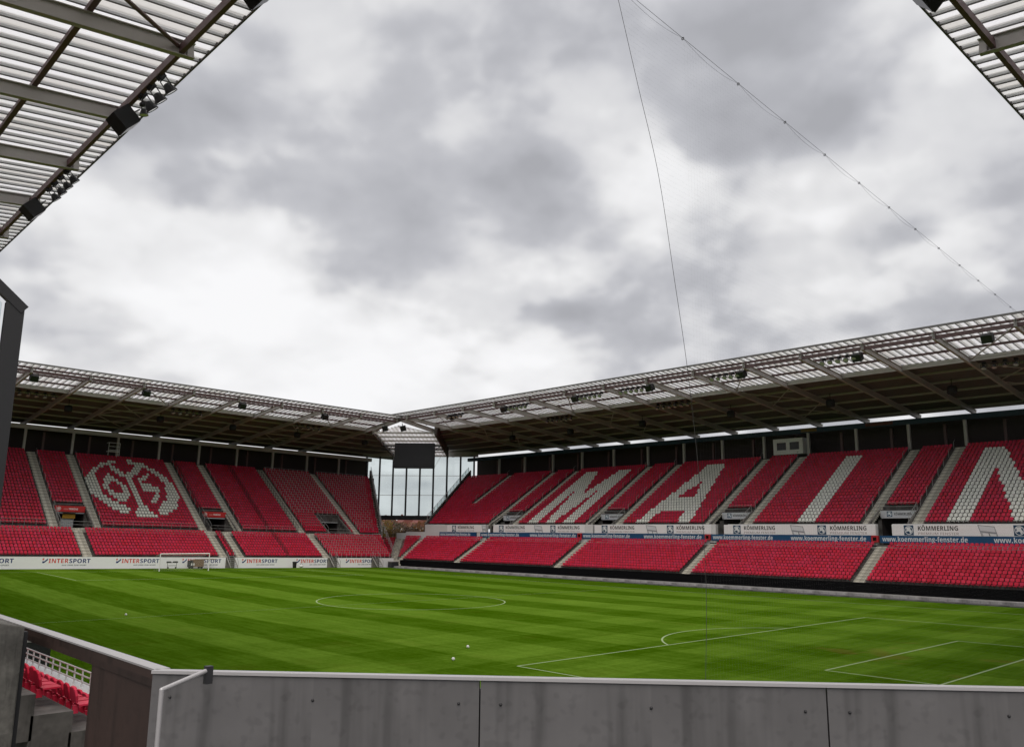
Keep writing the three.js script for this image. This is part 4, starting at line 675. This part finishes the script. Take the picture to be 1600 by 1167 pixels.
// ---------------------------------------------------------------- foreground: platform, parapets, side screen
{
  struct('floor', [slab([[-40, -40], [-10.2, -40], [-4, -15.9], [-12.1, -15.8], [-30, 1.0], [-40, 1.0]], () => 4.75, 0.3)], M.darkConcrete);
  const yR = 6.1, c = V(-12.12, 0, -15.66), d1 = V(-0.734, 0, 0.68), e1 = c.clone().addScaledVector(d1, 12), e2 = V(-2.2, 0, -15.5);
  const H = (p, y) => V(p.x, y, p.z);
  const pr = thing('balcony_parapet', 'grey parapet with a flat pale rail crossing the bottom of the picture', 'parapet');
  part('rail', [bar(H(c, yR - 0.006), H(e1, yR - 0.006), 0.045, 0.012)], M.alu, pr);
  const nrm = V(-0.68, 0, -0.734); const off = (p, k) => p.clone().addScaledVector(nrm, k);
  const L0 = 1.32; for (let i = 0; i < 8; i++) { const a = c.clone().addScaledVector(d1, i * L0 + 0.003), b = c.clone().addScaledVector(d1, (i + 1) * L0 - 0.003); const pn = part('panel', [bar(H(a, 5.58), H(b, 5.58), 0.03, 1.01)], M.parapet, pr); for (const [k, y] of [[0.06, 6.0], [0.94, 6.0], [0.5, 6.0]]) part('rivet', new THREE.SphereGeometry(0.006, 8, 6).translate(...off(a.clone().lerp(b, k), 0.016).setY(y).toArray()), M.steelDark, pn); }
  part('backing', [bar(H(off(c, -0.03), 5.55), H(off(e1, -0.03), 5.55), 0.02, 1.0)], M.steelDark, pr); part('kick_plate', [bar(H(off(c, 0.03), 5.1), H(off(e1, 0.03), 5.1), 0.02, 0.1)], M.steelDark, pr);
  const sp = thing('side_parapet', 'brown faced parapet beam with a flat pale top running away at the left', 'parapet');
  part('rail', [bar(V(-12.12, yR - 0.004, -15.625), V(-2.2, yR - 0.004, -15.555), 0.06, 0.008)], M.alu, sp);
  part('beam', [bar(V(-12.13, yR - 0.04, -15.628), V(-2.2, yR - 0.04, -15.558), 0.05, 0.062)], M.brownPanel, sp);
  part('end_post', [bx(-12.13, -11.33, 5.05, 6.035, -15.645, -15.6)], M.brownPanel, sp);
  const cw = thing('concrete_wall', 'stained concrete wall block in the bottom left corner', 'wall');
  const cs = new THREE.Shape([[-15.775, 5.05], [-15.775, 6.14], [-16.35, 6.27], [-16.35, 5.05]].map((q) => new THREE.Vector2(-q[0], q[1]))); const ce = new THREE.ExtrudeGeometry(cs, { depth: 2.2, bevelEnabled: true, bevelThickness: 0.008, bevelSize: 0.008, bevelSegments: 2 });
  ce.applyMatrix4(new THREE.Matrix4().makeBasis(V(0, 0, -1), V(0, 1, 0), V(1, 0, 0))); ce.translate(-10.61, 0, 0); part('wall_block', ce, M.wallBlock, cw);
  part('edge_trim', [bx(-10.6, -8.4, 5.05, 6.12, -15.766, -15.745)], M.black, cw);
  const hr = thing('handrail', 'short pale handrail with a dark end block behind the parapet corner', 'handrail'); const toEye = (x, y, z) => EYE.clone().lerp(V(x, y, z), 0.76);
  part('tube', [rod(toEye(-11.56, 5.918, -15.4), toEye(-11.44, 5.962, -15.14), 0.0085, 10), rod(toEye(-11.56, 5.918, -15.4), toEye(-11.56, 5.918, -15.4).setY(5.05), 0.0085, 10), new THREE.SphereGeometry(0.0087, 10, 8).translate(...toEye(-11.56, 5.918, -15.4).toArray())], M.alu, hr); part('end_block', [bx(-0.013, 0.013, -0.05, 0.014, -0.013, 0.013).translate(...toEye(-11.43, 5.965, -15.12).toArray())], M.steelDark, hr);
  const ws = thing('side_screen', 'dark steel windscreen frame at the left picture edge', 'windscreen');
  part('post', [bx(-4.06, -3.98, 5.05, 9.42, -14.74, -14.53)], M.steelDark, ws); part('top_rail', [bar(V(-4.02, 9.35, -14.53), V(-4.02, 12.8, -18.6), 0.1, 0.12)], M.steelDark, ws); part('rear_post', [bx(-4.1, -3.95, 5.05, 12.7, -18.6, -18.4)], M.steelDark, ws); part('pane', [slabPane()], M.glass, ws);
  function slabPane() { const s = new THREE.Shape([[14.78, 5.2], [18.4, 5.2], [18.4, 12.5], [14.78, 9.4]].map((p) => new THREE.Vector2(-p[0], p[1]))); const e = new THREE.ExtrudeGeometry(s, { depth: 0.02, bevelEnabled: false }); e.applyMatrix4(new THREE.Matrix4().makeBasis(V(0, 0, 1), V(0, 1, 0), V(-1, 0, 0))); e.translate(-4.01, 0, 0); return e; }
  // wall rail and aisle of the stand below
  const pr2 = thing('pipe_railing', 'white pipe railing on the front wall seen under the side parapet', 'railing'), rl = [];
  for (const y of [1.62, 1.82, 2.0]) rl.push(rod(V(8, y, -7.25), V(62, y, -7.25), 0.028, 8)); for (let x = 8; x <= 62; x += 0.85) rl.push(rod(V(x, 1.4, -7.25), V(x, 2.0, -7.25), 0.03)); rl.push(bx(8, 62, 1.405, 1.46, -7.52, -7.0)); part('rails', rl, M.whitePaint, pr2);
  struct('walkway', [bx(3, 62, 0.02, 1.24, -7.98, -7.27)], M.terracotta);
  const dg = thing('team_shelter', 'dark grey shelter beside the pitch seen through the gap below the side parapet', 'shelter'); part('roof', [bx(31, 35.5, 1.25, 1.33, -5.5, -4.0)], M.steel, dg); part('rear_panel', [bx(31, 35.5, 0.05, 1.25, -5.5, -5.42)], M.steelDark, dg); part('side_panel', [bx(31, 31.08, 0.05, 1.25, -5.42, -4.05)], M.steelDark, dg); part('bench', [bx(31.3, 35.2, 0.4, 0.5, -5.3, -4.9)], M.redBox, dg);
}

// ---------------------------------------------------------------- outside the corner: embankment, trees, houses
{
  struct('embankment', [slab([[127, 94], [152, 86], [320, 120], [260, 260], [130, 190], [124, 108]], () => -0.5, 5.0)], M.field);
  const leaf = (c, r, n, s) => { const pos = [], nor = []; for (let i = 0; i < n; i++) { const a = rnd() * 6.283, b = Math.acos(2 * rnd() - 1), k = Math.cbrt(0.25 + 0.75 * rnd()); const wob = 0.75 + 0.5 * vnoise(a * 1.7 + c.x, b * 2.1 + c.z); const p = V(c.x + r.x * k * wob * Math.sin(b) * Math.cos(a), c.y + r.y * k * wob * Math.cos(b), c.z + r.z * k * wob * Math.sin(b) * Math.sin(a)); const u = V(rnd() - 0.5, rnd() - 0.5, rnd() - 0.5).normalize(), w = V(rnd() - 0.5, rnd() - 0.5, rnd() - 0.5).cross(u).normalize(), q = s * (0.6 + 0.8 * rnd()); const nn = u.clone().cross(w); for (const [e, f] of [[-1, -0.6], [1, -0.6], [0, 1]]) { pos.push(p.x + (u.x * e + w.x * f) * q, p.y + (u.y * e + w.y * f) * q, p.z + (u.z * e + w.z * f) * q); nor.push(nn.x, nn.y, nn.z); } } const g = new THREE.BufferGeometry(); g.setAttribute('position', new THREE.Float32BufferAttribute(pos, 3)); g.setAttribute('normal', new THREE.Float32BufferAttribute(nor, 3)); g.setAttribute('uv', new THREE.Float32BufferAttribute(new Array((pos.length / 3) * 2).fill(0), 2)); return g; };
  const lm = (n, r, g, b) => { const m = new THREE.MeshPhysicalMaterial({ roughness: 1, transmission: 0.3, thickness: 0, side: THREE.DoubleSide, name: n }); m.color.setRGB(r, g, b); return m; };
  const kinds = [lm('leafYellow', 0.42, 0.28, 0.05), lm('leafOchre', 0.24, 0.14, 0.06), lm('leafBrown', 0.13, 0.085, 0.06), lm('leafOrange', 0.35, 0.17, 0.06), lm('leafGreen', 0.07, 0.1, 0.04)];
  const dir = (px, dist) => { const u = (px - 800) / 1304; const f2 = V(fw.x, 0, fw.z).normalize(), r2 = V(rt0.x, 0, rt0.z); return EYE.clone().addScaledVector(f2, dist).addScaledVector(r2, dist * u); };
  const T = [[604, 196, 9.4, 3.2, 0, 'yellow autumn tree beside the end of the crest stand'], [616, 212, 9.2, 3.4, 4, 'green and yellowing tree beyond the open corner'], [628, 205, 8.6, 3.6, 2, 'bare brownish tree beyond the open corner'], [641, 215, 8.9, 4.0, 1, 'ochre tree in the middle of the open corner'], [655, 205, 8.3, 3.4, 2, 'dark brown bush-like tree beyond the open corner'], [667, 198, 9.0, 3.2, 3, 'orange autumn tree beside the end of the lettered stand'], [648, 196, 7.4, 3.0, 2, 'low brown tree before the houses in the open corner'], [622, 196, 7.2, 3.0, 1, 'low ochre tree before the houses in the open corner']];
  T.forEach(([px, dist, h, r, k, l]) => { const p = dir(px, dist), t = thing('tree', l, 'tree'); t.position.set(p.x, 4.3, p.z); const hh = h - 4.3; const tk = new THREE.CylinderGeometry(0.12, 0.22, hh * 0.7, 7).translate(0, hh * 0.35, 0); part('trunk', [tk.toNonIndexed(), rod(V(0, hh * 0.4, 0), V(r * 0.5, hh * 0.75, 0.3), 0.07).toNonIndexed(), rod(V(0, hh * 0.45, 0), V(-r * 0.4, hh * 0.8, -0.4), 0.07).toNonIndexed()], M.bark, t); part('crown', leaf(V(0, hh * 0.55, 0), V(r * 0.8, hh * 0.5, r * 0.8), 900, 0.16), kinds[k], t); });
  const wallW = mat('houseWall', 0.62, 0.6, 0.56, 0.9), roofR = mat('houseRoof', 0.2, 0.07, 0.06, 0.9);
  [[612, 260, 11.2, 'white gabled house with a dark red roof, leftmost beyond the open corner'], [637, 268, 11.6, 'white gabled house in the middle beyond the open corner'], [660, 262, 11.2, 'white gabled house with a dark red roof, rightmost beyond the open corner']].forEach(([px, dist, h, l]) => { const p = dir(px, dist), g = thing('house', l, 'house'); g.position.set(p.x, 4.3, p.z); g.rotation.y = -YAW + 0.4; part('wall', [bx(-4, 4, 0, 3.9, -3.2, 3.2)], wallW, g); const s = new THREE.Shape([new THREE.Vector2(-3.7, 3.9), new THREE.Vector2(3.7, 3.9), new THREE.Vector2(0, h - 4.3)]); const e = new THREE.ExtrudeGeometry(s, { depth: 8.6, bevelEnabled: false }).rotateY(Math.PI / 2).translate(-4.3, 0, 0); const rf = part('roof', e, roofR, g); part('chimney', [bx(1, 1.7, h - 5.2, h - 3.7, -0.9, -0.3)], roofR, rf); for (const z of [-2, 0.6]) part('window', [bx(-4.03, -4, 1.4, 2.8, z, z + 1.2)], M.screenFace, g); });
}
renderer.render(scene, camera);
